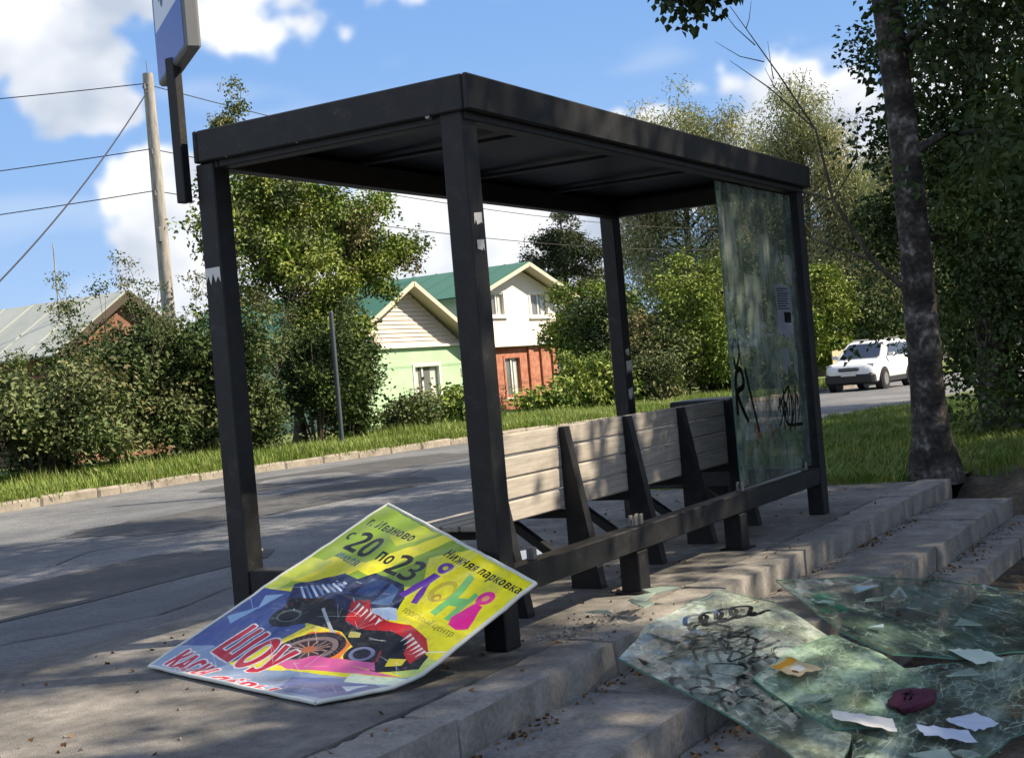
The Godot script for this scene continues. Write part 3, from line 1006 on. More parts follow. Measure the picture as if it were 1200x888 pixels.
func build_houses() -> void:
	# green rendered house with a siding gable
	var g := thing("green_house", "small pale green rendered house with pinkish siding gable beside the brick house", "house")
	var win := [33.75, 35.3, 0.40, 1.72]
	part(holed_wall(29.2, 37.05, -0.9, 2.44, -25.0, [win]), "wall", mats.render_green, g)
	window(g, win, -25.0, 1, null, 0.36)
	var b := shell_walls(29.2, 37.05, -0.9, 2.44, -25.0, -34.0)
	part(b, "side_wall", mats.render_green, g)
	b = MB.new()
	b.span(Vector3(28.9, 2.44, -25.1), Vector3(37.3, 2.53, -24.86))
	part(b, "belt_board", mats.white_frame, g)
	var ax := 33.27
	for k in 14:
		var y0 := 2.53 + k * 0.155
		var fx := (y0 + 0.155 - 2.53) / 2.25
		if fx > 0.97:
			continue
		b = MB.new()
		var xa := lerpf(29.3, ax, fx)
		var xb := lerpf(37.0, ax, fx)
		b.face([Vector3(xa, y0, -24.95), Vector3(xb, y0, -24.95), Vector3(xb, y0 + 0.15, -24.985), Vector3(xa, y0 + 0.15, -24.985)], Vector3.BACK)
		b.face([Vector3(xa, y0, -24.95), Vector3(xb, y0, -24.95), Vector3(xb, y0, -24.99), Vector3(xa, y0, -24.99)], Vector3.DOWN)
		part(b, "siding_board", mats.siding_pink, g)
	b = MB.new()
	b.face([Vector3(29.2, 2.53, -25.02), Vector3(37.05, 2.53, -25.02), Vector3(ax, 4.75, -25.02)], Vector3.BACK)
	part(b, "gable_backing", mats.siding_pink, g)
	gable_roof(g, 28.7, ax, 37.75, 2.40, 4.80, -24.35, -34.2, mats.roof_green, mats.soffit)
	for k in 8:
		b = MB.new()
		b.span(Vector3(36.86 - (0.1 if k % 2 else 0.0), -0.6 + k * 0.37, -24.99), Vector3(37.09, -0.6 + k * 0.37 + 0.33, -24.96), 0.01)
		part(b, "corner_block", mats.white_frame, g)
	# brick house with a cream upper storey
	var w := thing("brick_house", "two storey house, red brick below, cream gable above, green metal roof", "house")
	var w1 := [41.6, 42.8, 0.28, 1.84]
	var u1 := [43.95, 45.45, 3.66, 4.58]
	var u0 := [40.75, 41.75, 3.70, 4.62]
	part(holed_wall(39.4, 46.0, -1.0, 2.32, -26.0, [w1]), "wall", mats.brick_red, w)
	window(w, w1, -26.0, 1, mats.brick_red)
	b = shell_walls(39.4, 46.0, -1.0, 2.32, -26.0, -37.0)
	part(b, "side_wall", mats.brick_red, w)
	for x in [39.5, 43.7, 44.75, 45.75]:
		b = MB.new()
		b.span(Vector3(x - 0.2, -1.0, -26.05), Vector3(x + 0.2, 2.3, -25.9), 0.01)
		part(b, "brick_pilaster", mats.brick_red, w)
	b = MB.new()
	b.span(Vector3(39.0, 2.32, -26.3), Vector3(46.4, 2.50, -25.72), 0.01)
	part(b, "belt_board", mats.white_frame, w)
	part(holed_wall(39.4, 46.1, 2.50, 4.68, -25.9, [u1, u0]), "upper_wall", mats.wall_cream, w)
	window(w, u1, -25.9, 1)
	window(w, u0, -25.9, 1)
	b = MB.new()
	var xa2 := 43.0
	b.face([Vector3(39.4, 4.68, -25.9), Vector3(46.1, 4.68, -25.9), Vector3(xa2, 5.72, -25.9)], Vector3.BACK)
	part(b, "gable", mats.wall_cream, w)
	part(shell_walls(39.4, 46.1, 2.51, 4.68, -25.9, -37.0), "upper_side_wall", mats.wall_cream, w)
	b = MB.new()
	b.tube([Vector3(46.25, 4.3, -25.6), Vector3(46.2, 4.1, -25.8), Vector3(46.2, -0.9, -25.8)], [0.05, 0.05, 0.05], 8)
	part(b, "downpipe", mats.galv, w)
	b = MB.new()
	b.tube([Vector3(37.3, 2.4, -24.75), Vector3(37.15, 2.2, -24.9), Vector3(37.15, -0.8, -24.9)], [0.045, 0.045, 0.045], 8)
	part(b, "downpipe", mats.white_frame, g)
	gable_roof(w, 38.6, xa2, 47.2, 4.40, 5.86, -25.2, -37.4, mats.roof_green, mats.soffit)
	# shed with a grey sheet roof behind the left shrubs
	var s := thing("shed", "old brick shed with pale grey sheet metal roof above the left shrubs", "shed")
	b = MB.new()
	b.span(Vector3(15.9, -0.3, -31), Vector3(19.8, 2.75, -22.3))
	part(b, "wall", mats.brick_brown, s)
	b = MB.new()
	b.prism([Vector2(15.9, 2.75), Vector2(19.8, 2.75), Vector2(17.85, 4.0)], Vector3(0, 0, -22.6), Vector3.RIGHT, Vector3.UP, Vector3(0, 0, 0.3))
	part(b, "gable", mats.brick_brown, s)
	gable_roof(s, 15.45, 17.85, 20.25, 2.50, 4.05, -22.0, -34, mats.roof_sheet_grey, mat("old_wood", Color(0.07, 0.055, 0.045), 0.9))
	var rr := thing("red_roofed_outbuilding", "low outbuilding with rusty red roof behind the grey roofed shed", "outbuilding")
	b = MB.new()
	b.span(Vector3(16.6, -0.3, -44), Vector3(23.0, 3.4, -37))
	part(b, "wall", mats.brick_brown, rr)
	gable_roof(rr, 16.2, 19.8, 23.4, 3.3, 5.2, -36.6, -44.4, mats.roof_red, mats.soffit)
	# tan fence far along the road
	var f := thing("board_fence", "sand coloured board fence across the road behind the white car", "fence")
	for k in 26:
		b = MB.new()
		var x := 50.0 + k * 0.42
		b.span(Vector3(x, -0.9, -14.62), Vector3(x + 0.40, 0.95 + 0.03 * sin(k * 2.3), -14.58))
		part(b, "board", mat("fence_board", Color(0.52, 0.38, 0.24), 0.85), f)

# ---------------------------------------------------------------- poles and wires
func wire(parent: Node3D, a: Vector3, b: Vector3, sag: float, r := 0.012) -> void:
	var p := []
	var rr := []
	for i in 17:
		var t := i / 16.0
		p.append(a.lerp(b, t) + Vector3.DOWN * sag * 4.0 * t * (1 - t))
		rr.append(r)
	var m := MB.new()
	m.tube(p, rr, 5, false)
	part(m, "wire", mat("wire", Color(0.03, 0.03, 0.035), 0.7), parent)
func build_poles() -> void:
	var base := Vector3(16.7, 0, -19.45)
	var p := thing("utility_pole", "weathered grey wooden utility pole with overhead wires above the shrubs", "utility pole", base)
	var b := MB.new()
	b.tube([Vector3(0, -0.3, 0), Vector3(0, 3, 0), Vector3(0, 6, 0), Vector3(0, 8.85, 0)], [0.17, 0.155, 0.14, 0.12], 12, true, 0.02, 3)
	part(b, "shaft", mats.pole_grey, p)
	b = MB.new()
	b.tube([Vector3(0, 8.8, 0), Vector3(-0.02, 9.15, 0)], [0.012, 0.008], 6)
	part(b, "pin", mats.galv, p)
	var ins := [Vector3(-0.22, 8.45, 0.08), Vector3(-0.16, 6.95, 0.08), Vector3(-0.18, 5.98, 0.08)]
	for q in ins:
		b = MB.new()
		b.tube([Vector3(0, q.y - 0.05, 0.04), q + Vector3(0, -0.05, 0), q], [0.012, 0.012, 0.012], 6)
		var h := part(b, "bracket", mats.galv, p)
		b = MB.new()
		b.tube([q, q + Vector3(0, 0.05, 0), q + Vector3(0, 0.06, 0), q + Vector3(0, 0.12, 0)], [0.03, 0.05, 0.035, 0.03], 8)
		part(b, "insulator", mats.galv, h)
	b = MB.new()
	b.span(Vector3(-0.22, 4.9, 0.05), Vector3(-0.12, 5.25, 0.15), 0.02)
	part(b, "junction_box", mats.galv, p)
	var far_l := [Vector3(-9.7, 9.4, -18), Vector3(-9.7, 7.0, -18), Vector3(-9.7, 5.8, -18)]
	var far_r := [Vector3(33, 8.2, 0.4), Vector3(33, 6.8, 0.5), Vector3(33, 5.9, 0.5)]
	for k in 3:
		wire(p, ins[k] + Vector3(0, 0.12, 0), far_l[k], 0.25)
		wire(p, ins[k] + Vector3(0, 0.12, 0), far_r[k], 0.45)
	wire(p, Vector3(-0.2, 8.3, 0.05), Vector3(-9.0, 2.5, 4.5), 0.3, 0.016)
	var q2 := thing("utility_pole", "distant bare utility pole among the trees past the brick house", "utility pole", Vector3(49.7, -0.5, -19.0))
	b = MB.new()
	b.tube([Vector3(0, 0, 0), Vector3(0, 8.3, 0)], [0.16, 0.11], 10)
	part(b, "shaft", mats.pole_grey, q2)
	var mp := thing("metal_post", "thin dark metal post standing in front of the leafy shrubs", "post", Vector3(15.35, 0, -13.5))
	b = MB.new()
	b.tube([Vector3(0, -0.2, 0), Vector3(0, 2.7, 0)], [0.045, 0.045], 10)
	part(b, "shaft", mat("post_paint", Color(0.06, 0.075, 0.09), 0.5), mp)
	b = MB.new()
	b.tube([Vector3(0, 2.7, 0), Vector3(0, 2.74, 0)], [0.05, 0.03], 10)
	part(b, "cap", mats.galv, mp)
	var an := thing("aerial_mast", "very thin mast sticking up beside the shed roof", "mast", Vector3(16.9, 3.2, -23.5))
	b = MB.new()
	b.tube([Vector3(0, 0, 0), Vector3(0, 2.2, 0)], [0.022, 0.015], 6)
	part(b, "rod", mats.pole_grey, an)

# ---------------------------------------------------------------- plants
func leaf_cluster(n: int, ln: float, wd: float, spread: float, sd: int, droop := 0.3) -> ArrayMesh:
	var r := RandomNumberGenerator.new()
	r.seed = sd
	var b := MB.new()
	for i in n:
		var o := Vector3(r.randf_range(-1, 1), r.randf_range(-0.7, 0.7), r.randf_range(-1, 1)) * spread
		var d := (o.normalized() * 0.6 + Vector3(r.randf_range(-1, 1), r.randf_range(-1, 0.6) - droop, r.randf_range(-1, 1))).normalized()
		var s := d.cross(Vector3(r.randf_range(-1, 1), r.randf_range(0.2, 1), r.randf_range(-1, 1))).normalized()
		var u := s.cross(d).normalized()
		var l := ln * r.randf_range(0.7, 1.2)
		var w := wd * r.randf_range(0.8, 1.15)
		var g := r.randf_range(0.72, 1.25)
		b.col = Color(g * r.randf_range(0.94, 1.1), g, g * r.randf_range(0.8, 1.05))
		var p0 := o
		var p1 := o + d * l * 0.42 + s * w * 0.5 + u * w * 0.16
		var p2 := o + d * l - u * l * 0.12
		var p3 := o + d * l * 0.42 - s * w * 0.5 + u * w * 0.16
		b.face([p0, p1, p2], u); b.face([p0, p2, p3], u)
	return b.mesh()
func scatter(parent: Node3D, called: String, mesh: Mesh, m: Material, xf: Array, cols: Array) -> MultiMeshInstance3D:
	var mm := MultiMesh.new()
	mm.transform_format = MultiMesh.TRANSFORM_3D
	mm.use_colors = true
	mm.mesh = mesh
	mm.instance_count = xf.size()
	for i in xf.size():
		mm.set_instance_transform(i, xf[i])
		mm.set_instance_color(i, cols[i])
	var o := MultiMeshInstance3D.new()
	o.multimesh = mm
	o.material_override = m
	o.name = called
	parent.add_child(o, true)
	return o
# lobes: [centre, radii]; clumps of leaf clusters spread through the lobes
func crown(parent: Node3D, lobes: Array, clumps: int, per: int, cr: float, mesh: Mesh, sc: Array, m: Material, pal: Array, sd: int, shell := 0.5, squash := 0.8, copies := false) -> Array:
	var r := RandomNumberGenerator.new()
	r.seed = sd
	var xf := []
	var cols := []
	var cen := []
	var vol := []
	var tot := 0.0
	for q in lobes:
		tot += pow(q[1].x * q[1].y * q[1].z, 0.7)
		vol.append(tot)
	var arr: Array = mesh.surface_get_arrays(0)
	var bv: PackedVector3Array = arr[Mesh.ARRAY_VERTEX]
	var bn: PackedVector3Array = arr[Mesh.ARRAY_NORMAL]
	var bc: PackedColorArray = arr[Mesh.ARRAY_COLOR]
	var tinted := []
	for q in pal:
		for g in [0.82, 0.94, 1.06, 1.2]:
			var pc := PackedColorArray()
			for e in bc:
				pc.append(Color(e.r * q.r * g, e.g * q.g * g, e.b * q.b * g))
			tinted.append(pc)
	var v := PackedVector3Array()
	var n := PackedVector3Array()
	var c4 := PackedColorArray()
	for k in clumps:
		var pick := r.randf() * tot
		var li := 0
		while vol[li] < pick:
			li += 1
		var d := Vector3(r.randfn(), r.randfn(), r.randfn()).normalized() * pow(r.randf(), shell)
		var c: Vector3 = lobes[li][0] + d * lobes[li][1]
		cen.append(c)
		var pi_ := r.randi() % pal.size()
		var cs := cr * r.randf_range(0.6, 1.3)
		for i in per:
			var o := Vector3(r.randfn(), r.randfn() * squash, r.randfn()) * cs * 0.5
			var s := r.randf_range(sc[0], sc[1])
			var bs := Basis.from_euler(Vector3(r.randf_range(-0.6, 0.6), r.randf() * TAU, r.randf_range(-0.6, 0.6)))
			var gi := r.randi() % 4
			if copies:
				xf.append(Transform3D(bs.scaled(Vector3.ONE * s), c + o))
				var g: float = [0.82, 0.94, 1.06, 1.2][gi]
				cols.append(Color(pal[pi_].r * g, pal[pi_].g * g, pal[pi_].b * g))
			else:
				v.append_array(Transform3D(bs.scaled(Vector3.ONE * s), c + o) * bv)
				n.append_array(Transform3D(bs, Vector3.ZERO) * bn)
				c4.append_array(tinted[pi_ * 4 + gi])
	if copies:
		scatter(parent, "crown", mesh, m, xf, cols).set_meta("kind", "stuff")
		return cen
	var a := []
	a.resize(Mesh.ARRAY_MAX)
	a[Mesh.ARRAY_VERTEX] = v; a[Mesh.ARRAY_NORMAL] = n; a[Mesh.ARRAY_COLOR] = c4
	var am := ArrayMesh.new()
	am.add_surface_from_arrays(Mesh.PRIMITIVE_TRIANGLES, a)
	part(am, "crown", m, parent)
	return cen
func limbs(parent: Node3D, from: Array, to: Array, n: int, r0: float, m: Material, sd: int, called := "limb") -> void:
	# curved tapering limbs from points on the trunk to clump centres, joined in one part
	var r := RandomNumberGenerator.new()
	r.seed = sd
	var b := MB.new()
	for k in mini(n, to.size()):
		var e: Vector3 = to[k]
		var best: Vector3 = from[0]
		for f in from:
			if absf(f.y - (e.y - 0.5 * Vector2(e.x - f.x, e.z - f.z).length())) < absf(best.y - (e.y - 0.5 * Vector2(e.x - best.x, e.z - best.z).length())):
				best = f
		var p := []
		var rr := []
		for i in 7:
			var t := i / 6.0
			p.append(best.lerp(e, t) + Vector3.UP * sin(t * PI) * 0.12 * best.distance_to(e) + Vector3(r.randf_range(-1, 1), r.randf_range(-1, 1), r.randf_range(-1, 1)) * 0.04 * best.distance_to(e) * sin(t * PI))
			rr.append(r0 * lerpf(1.0, 0.12, t) * r.randf_range(0.9, 1.1))
		b.tube(p, rr, 6, false)
	part(b, called, m, parent)
func trunk(parent: Node3D, h: float, r0: float, r1: float, m: Material, sd: int, lean := Vector3.ZERO) -> Array:
	var r := RandomNumberGenerator.new()
	r.seed = sd
	var p := []
	var rr := []
	var n := 26
	for i in n + 1:
		var t := float(i) / n
		p.append(Vector3(0, t * h, 0) + lean * t * t + Vector3(sin(t * h * 0.9 + sd), 0, cos(t * h * 0.7 + sd * 2)) * r0 * 0.16 * minf(1, t * 6))
		rr.append(lerpf(r0, r1, t) * (1.0 + 0.75 * exp(-t * h * 4.5)) * r.randf_range(0.97, 1.03))
	var b := MB.new()
	b.tube(p, rr, 18, true, 0.035, sd)
	part(b, "trunk", m, parent)
	return p
const DARK := [Color(0.045, 0.075, 0.022), Color(0.058, 0.09, 0.028), Color(0.07, 0.105, 0.03), Color(0.04, 0.068, 0.024)]
const MID := [Color(0.10, 0.135, 0.05), Color(0.125, 0.155, 0.06), Color(0.075, 0.11, 0.04), Color(0.15, 0.17, 0.075), Color(0.16, 0.15, 0.07)]
const BRIGHT := [Color(0.13, 0.19, 0.03), Color(0.17, 0.23, 0.04), Color(0.11, 0.17, 0.035), Color(0.20, 0.24, 0.05)]
const OLIVE := [Color(0.29, 0.31, 0.15), Color(0.34, 0.345, 0.18), Color(0.25, 0.28, 0.13), Color(0.38, 0.36, 0.20)]
func build_trees() -> void:
	var lm: Material = mats.leaf
	var near := leaf_cluster(18, 0.085, 0.06, 0.20, 1)
	var mid := leaf_cluster(16, 0.13, 0.075, 0.22, 2)
	var far := leaf_cluster(14, 0.24, 0.12, 0.42, 3)
	var wil := leaf_cluster(20, 0.30, 0.07, 0.55, 4, 0.6)
	# the tree by the steps
	var t := thing("birch_tree", "dark rough barked tree standing at the far end of the steps", "tree", Vector3(6.68, -0.06, 0.2))
	var tp := trunk(t, 10.5, 0.145, 0.075, mats.bark_birch, 5, Vector3(-0.4, 0, -0.6))
	var cc := crown(t, [[Vector3(0.4, 8.0, 0.6), Vector3(2.5, 2.6, 2.5)], [Vector3(0.5, 3.9, 0.9), Vector3(0.7, 1.3, 0.6)]], 25, 32, 0.62, near, [0.9, 1.5], lm, DARK, 6)
	limbs(t, tp.slice(7), cc, 40, 0.05, mats.bark_birch, 7)
	# twigs hanging over the roof
	crown(t, [[Vector3(-2.75, 3.95, -0.75), Vector3(0.35, 0.22, 0.3)]], 7, 10, 0.20, near, [0.7, 1.0], lm, DARK, 61)
	limbs(t, [Vector3(0, 4.6, 0)], [Vector3(-2.9, 3.8, -0.85), Vector3(-2.5, 4.0, -0.55)], 2, 0.03, mats.bark_birch, 62, "twig")
	var db := MB.new()
	db.tube([Vector3(0, 1.55, 0), Vector3(-0.30, 1.95, -0.3), Vector3(-0.46, 2.5, -0.55), Vector3(-0.55, 3.1, -0.62), Vector3(-0.72, 3.6, -0.85), Vector3(-0.92, 4.2, -1.15)], [0.03, 0.024, 0.016, 0.011, 0.007, 0.003], 6)
	db.tube([Vector3(-0.55, 3.1, -0.62), Vector3(-0.68, 3.5, -0.95), Vector3(-0.9, 3.75, -1.2)], [0.008, 0.006, 0.002], 5)
	db.tube([Vector3(-0.46, 2.5, -0.55), Vector3(-0.65, 2.62, -0.85), Vector3(-0.85, 2.95, -1.05)], [0.010, 0.006, 0.002], 5)
	db.tube([Vector3(-0.30, 1.95, -0.3), Vector3(-0.35, 2.15, -0.7), Vector3(-0.5, 2.35, -1.0)], [0.012, 0.007, 0.003], 5)
	db.tube([Vector3(-0.46, 2.5, -0.55), Vector3(-0.36, 2.8, -0.35), Vector3(-0.40, 3.2, -0.30)], [0.008, 0.005, 0.002], 5)
	for k in 14:
		var w := k / 13.0
		var o := Vector3(-0.35, 2.1, -0.35).lerp(Vector3(-0.85, 4.0, -1.05), w)
		var e := o + Vector3(rng.randf_range(-0.25, 0.15), rng.randf_range(0.15, 0.45), rng.randf_range(-0.35, 0.2))
		db.tube([o, o.lerp(e, 0.5) + Vector3(0, -0.04, 0), e], [0.005, 0.0035, 0.0015], 4)
	part(db, "dead_branch", mats.bark_grey, t)
	# row of trees along the path, beyond it
	var spots := [[Vector3(12.2, -0.1, -0.35), 10.5, 11, "second tree beyond the steps, trunk half hidden by dark leaves"], [Vector3(16.5, -0.15, 1.2), 10.5, 12, "third tree of the row, dense dark foliage at the right edge"], [Vector3(9.6, -0.1, 1.65), 10.0, 13, "leafy tree at the right edge with branches hanging low over the path"]]
	for q in spots:
		t = thing("linden_tree", q[3], "tree", q[0], 0.0, "trees in a row along the path")
		tp = trunk(t, q[1], 0.20, 0.07, mats.bark_birch, q[2])
		cc = crown(t, [[Vector3(0, q[1] * 0.66, 0), Vector3(2.2, q[1] * 0.32, 1.8)]], 19, 48, 0.66, near, [0.75, 1.35], lm, DARK, q[2] + 20)
		cc += crown(t, [[Vector3(0.2, 2.7, 0.2), Vector3(1.9, 2.2, 1.6)], [Vector3(-0.9, 1.0, 0.2), Vector3(0.7, 0.8, 0.7)]], 48, 40, 0.55, near, [0.7, 1.25], lm, DARK, q[2] + 25)
		for i in 20:
			cc[i * 2] = cc[cc.size() - 1 - i]
		limbs(t, tp.slice(5), cc, 40, 0.05, mats.bark_birch, q[2] + 40)
	# trees behind the viewer whose crowns shade the stop and the road
	var shade := [[Vector3(0.4, -0.5, 8.6), 12.5], [Vector3(7.8, -0.4, 6.0), 13.5], [Vector3(10.2, -0.4, 9.4), 15.5], [Vector3(4.4, -0.5, 10.4), 14.0], [Vector3(16.5, -0.3, 6.6), 15.0], [Vector3(23.0, -0.3, 5.6), 15.0], [Vector3(30.0, -0.3, 4.6), 14.0]]
	for i in shade.size():
		var q = shade[i]
		t = thing("linden_tree", "tall leafy tree outside the right edge, seen only by its dappled shadow", "tree", q[0], 0.0, "shade trees outside the frame")
		tp = trunk(t, q[1], 0.22, 0.07, mats.bark_grey, 70 + i)
		var open_crown := i == 0 or i == 1 or i == 3
		cc = crown(t, [[Vector3(0, q[1] * 0.66, 0), Vector3(3.1, q[1] * 0.33, 3.1)]], 30 if open_crown else 21, 30 if open_crown else 84, 0.62 if open_crown else 1.15, near, [1.2, 2.0], lm, MID, 80 + i, 0.42, 0.7, true)
		limbs(t, tp.slice(7), cc, 24, 0.06, mats.bark_grey, 90 + i)
	# box elder across the road, seen between the left post and the middle post
	t = thing("box_elder_tree", "loose crowned green tree across the road seen through the shelter", "tree", Vector3(17.2, 0, -16.2))
	tp = trunk(t, 6.2, 0.13, 0.04, mats.bark_grey, 101, Vector3(0.4, 0, 0))
	cc = crown(t, [[Vector3(-0.4, 3.9, 0), Vector3(1.7, 1.6, 1.5)], [Vector3(0.2, 5.3, 0), Vector3(1.3, 1.3, 1.2)], [Vector3(2.6, 4.2, 0.2), Vector3(1.3, 1.0, 1.0)], [Vector3(3.7, 4.6, 0.2), Vector3(0.9, 0.5, 0.7)], [Vector3(-1.9, 4.4, 0), Vector3(0.8, 0.9, 0.8)], [Vector3(0.8, 2.6, 0.4), Vector3(1.4, 1.2, 1.1)], [Vector3(-1.1, 5.4, 0), Vector3(0.9, 0.8, 0.8)], [Vector3(1.3, 5.3, 0.2), Vector3(0.9, 0.8, 0.8)], [Vector3(2.6, 5.4, 0.2), Vector3(0.8, 0.5, 0.6)]], 125, 24, 0.42, mid, [0.7, 1.15], lm, MID + BRIGHT + BRIGHT, 102, 0.55)
	limbs(t, tp.slice(5), cc, 60, 0.035, mats.bark_grey, 103)
	crown(t, [[Vector3(-1.25, 7.3, 0.1), Vector3(0.10, 0.85, 0.10)], [Vector3(-1.7, 6.9, 0.1), Vector3(0.3, 0.3, 0.2)], [Vector3(-0.7, 6.8, 0.1), Vector3(0.35, 0.25, 0.2)], [Vector3(-0.2, 6.7, 0.1), Vector3(0.2, 0.5, 0.15)]], 26, 8, 0.22, mid, [0.5, 0.8], lm, MID, 104, 1.0)
	limbs(t, [Vector3(-0.5, 4.5, 0)], [Vector3(-1.25, 8.1, 0.1), Vector3(-1.7, 6.9, 0.1), Vector3(-0.4, 7.0, 0.1)], 3, 0.025, mats.bark_grey, 105, "shoot")
	# spruce behind the brick house
	t = thing("pine_tree", "dark evergreen tree rising behind the brick house", "tree", Vector3(61.0, -0.6, -33.5))
	tp = trunk(t, 10.4, 0.22, 0.05, mats.bark_grey, 111)
	cc = crown(t, [[Vector3(0, 9.6, 0), Vector3(1.6, 1.3, 1.6)], [Vector3(0, 8.0, 0), Vector3(2.4, 1.4, 2.5)], [Vector3(0, 6.0, 0), Vector3(3.2, 1.7, 3.2)], [Vector3(0, 3.6, 0), Vector3(3.4, 1.8, 3.4)]], 190, 20, 0.55, far, [0.5, 0.9], lm, [Color(0.04, 0.06, 0.028), Color(0.055, 0.075, 0.035), Color(0.07, 0.085, 0.04)], 112, 0.4, 0.5)
	limbs(t, tp.slice(7), cc, 40, 0.05, mats.bark_grey, 113)
	# pale willows
	for q in [[Vector3(73.4, -0.8, -31.0), 19.5, 121, "pale olive willow behind the shelter roof, left of the pair"], [Vector3(78.3, -0.8, -24.6), 20.0, 131, "taller pale olive willow with airy crown left of the dark trunk"], [Vector3(84.0, -0.9, -19.0), 17.0, 141, "pale willow partly hidden behind the dark trunk's leaves"]]:
		t = thing("willow_tree", q[3], "tree", q[0], 0.0, "pale willows in the distance")
		tp = trunk(t, q[1] * 0.85, 0.4, 0.08, mats.bark_grey, q[2])
		cc = crown(t, [[Vector3(0, q[1] * 0.74, 0), Vector3(2.6, q[1] * 0.22, 5.0 if q[2] == 121 else 3.8)], [Vector3(-0.5, q[1] * 0.55, -2.8), Vector3(2.2, 4.0, 2.4)], [Vector3(0.5, q[1] * 0.52, 2.8), Vector3(2.4, 4.2, 2.4)], [Vector3(0, q[1] * 0.32, 0), Vector3(3.4, 3.4, 4.2)]], 200, 18, 0.95, wil, [0.8, 1.4], lm, OLIVE, q[2] + 1, 0.55, 1.5)
		limbs(t, tp.slice(7), cc, 70, 0.07, mats.bark_grey, q[2] + 2)
	# mid-green trees along the far side
	var list := [
		[Vector3(39.4, -0.35, -19.6), 4.4, Vector3(1.7, 1.9, 1.6), DARK, 151, "dark green tree right of the brick house, in front of its corner"],
		[Vector3(41.5, -0.35, -21.5), 5.2, Vector3(2.2, 1.9, 2.0), BRIGHT, 152, "yellow green tree showing above the dark tree beside the brick house"],
		[Vector3(37.0, -0.35, -15.0), 5.4, Vector3(1.6, 2.3, 1.6), BRIGHT, 153, "tall bright green tree framed between far post and glass pane"],
		[Vector3(35.0, -0.3, -15.9), 3.4, Vector3(1.3, 1.5, 1.3), MID, 154, "grey green tree just right of the far post"],
		[Vector3(44.0, -0.4, -16.0), 6.0, Vector3(2.2, 2.4, 2.0), MID, 155, "leafy tree behind the standing glass pane"],
		[Vector3(62.0, -0.6, -19.5), 6.6, Vector3(3.0, 2.6, 2.4), BRIGHT, 156, "round green tree behind the fence right of the glass pane"],
		[Vector3(68.5, -0.7, -17.5), 6.4, Vector3(3.0, 2.6, 2.4), MID, 157, "green tree above the white car beyond the fence"],
		[Vector3(76.0, -0.8, -14.0), 7.5, Vector3(3.4, 3.2, 2.4), MID, 158, "green tree far along the road left of the dark trunk"],
		[Vector3(88.0, -0.9, -9.0), 8.5, Vector3(4.0, 3.6, 3.4), DARK, 159, "tree at the far end of the road behind the dark trunk"],
		[Vector3(92.0, -1.0, -2.0), 8.5, Vector3(4.0, 3.6, 3.4), MID, 160, "distant roadside tree behind the right edge leaves"]]
	for q in list:
		t = thing("broadleaf_tree", q[5], "tree", q[0], 0.0, "trees along the far side of the road")
		tp = trunk(t, q[1] * 0.7, 0.12, 0.04, mats.bark_grey, q[4])
		var rr: Vector3 = q[2]
		cc = crown(t, [[Vector3(0, q[1] - rr.y, 0), rr], [Vector3(-rr.x * 0.5, q[1] - rr.y * 1.5, 0.2), rr * 0.75], [Vector3(rr.x * 0.55, q[1] - rr.y * 1.55, 0.1), rr * 0.75]], 85, 20, 0.5, far, [0.5, 0.9] if q[0].x < 50 else [0.8, 1.3], lm, q[3], q[4] + 50, 0.4)
		limbs(t, tp.slice(7), cc, 25, 0.04, mats.bark_grey, q[4] + 80)

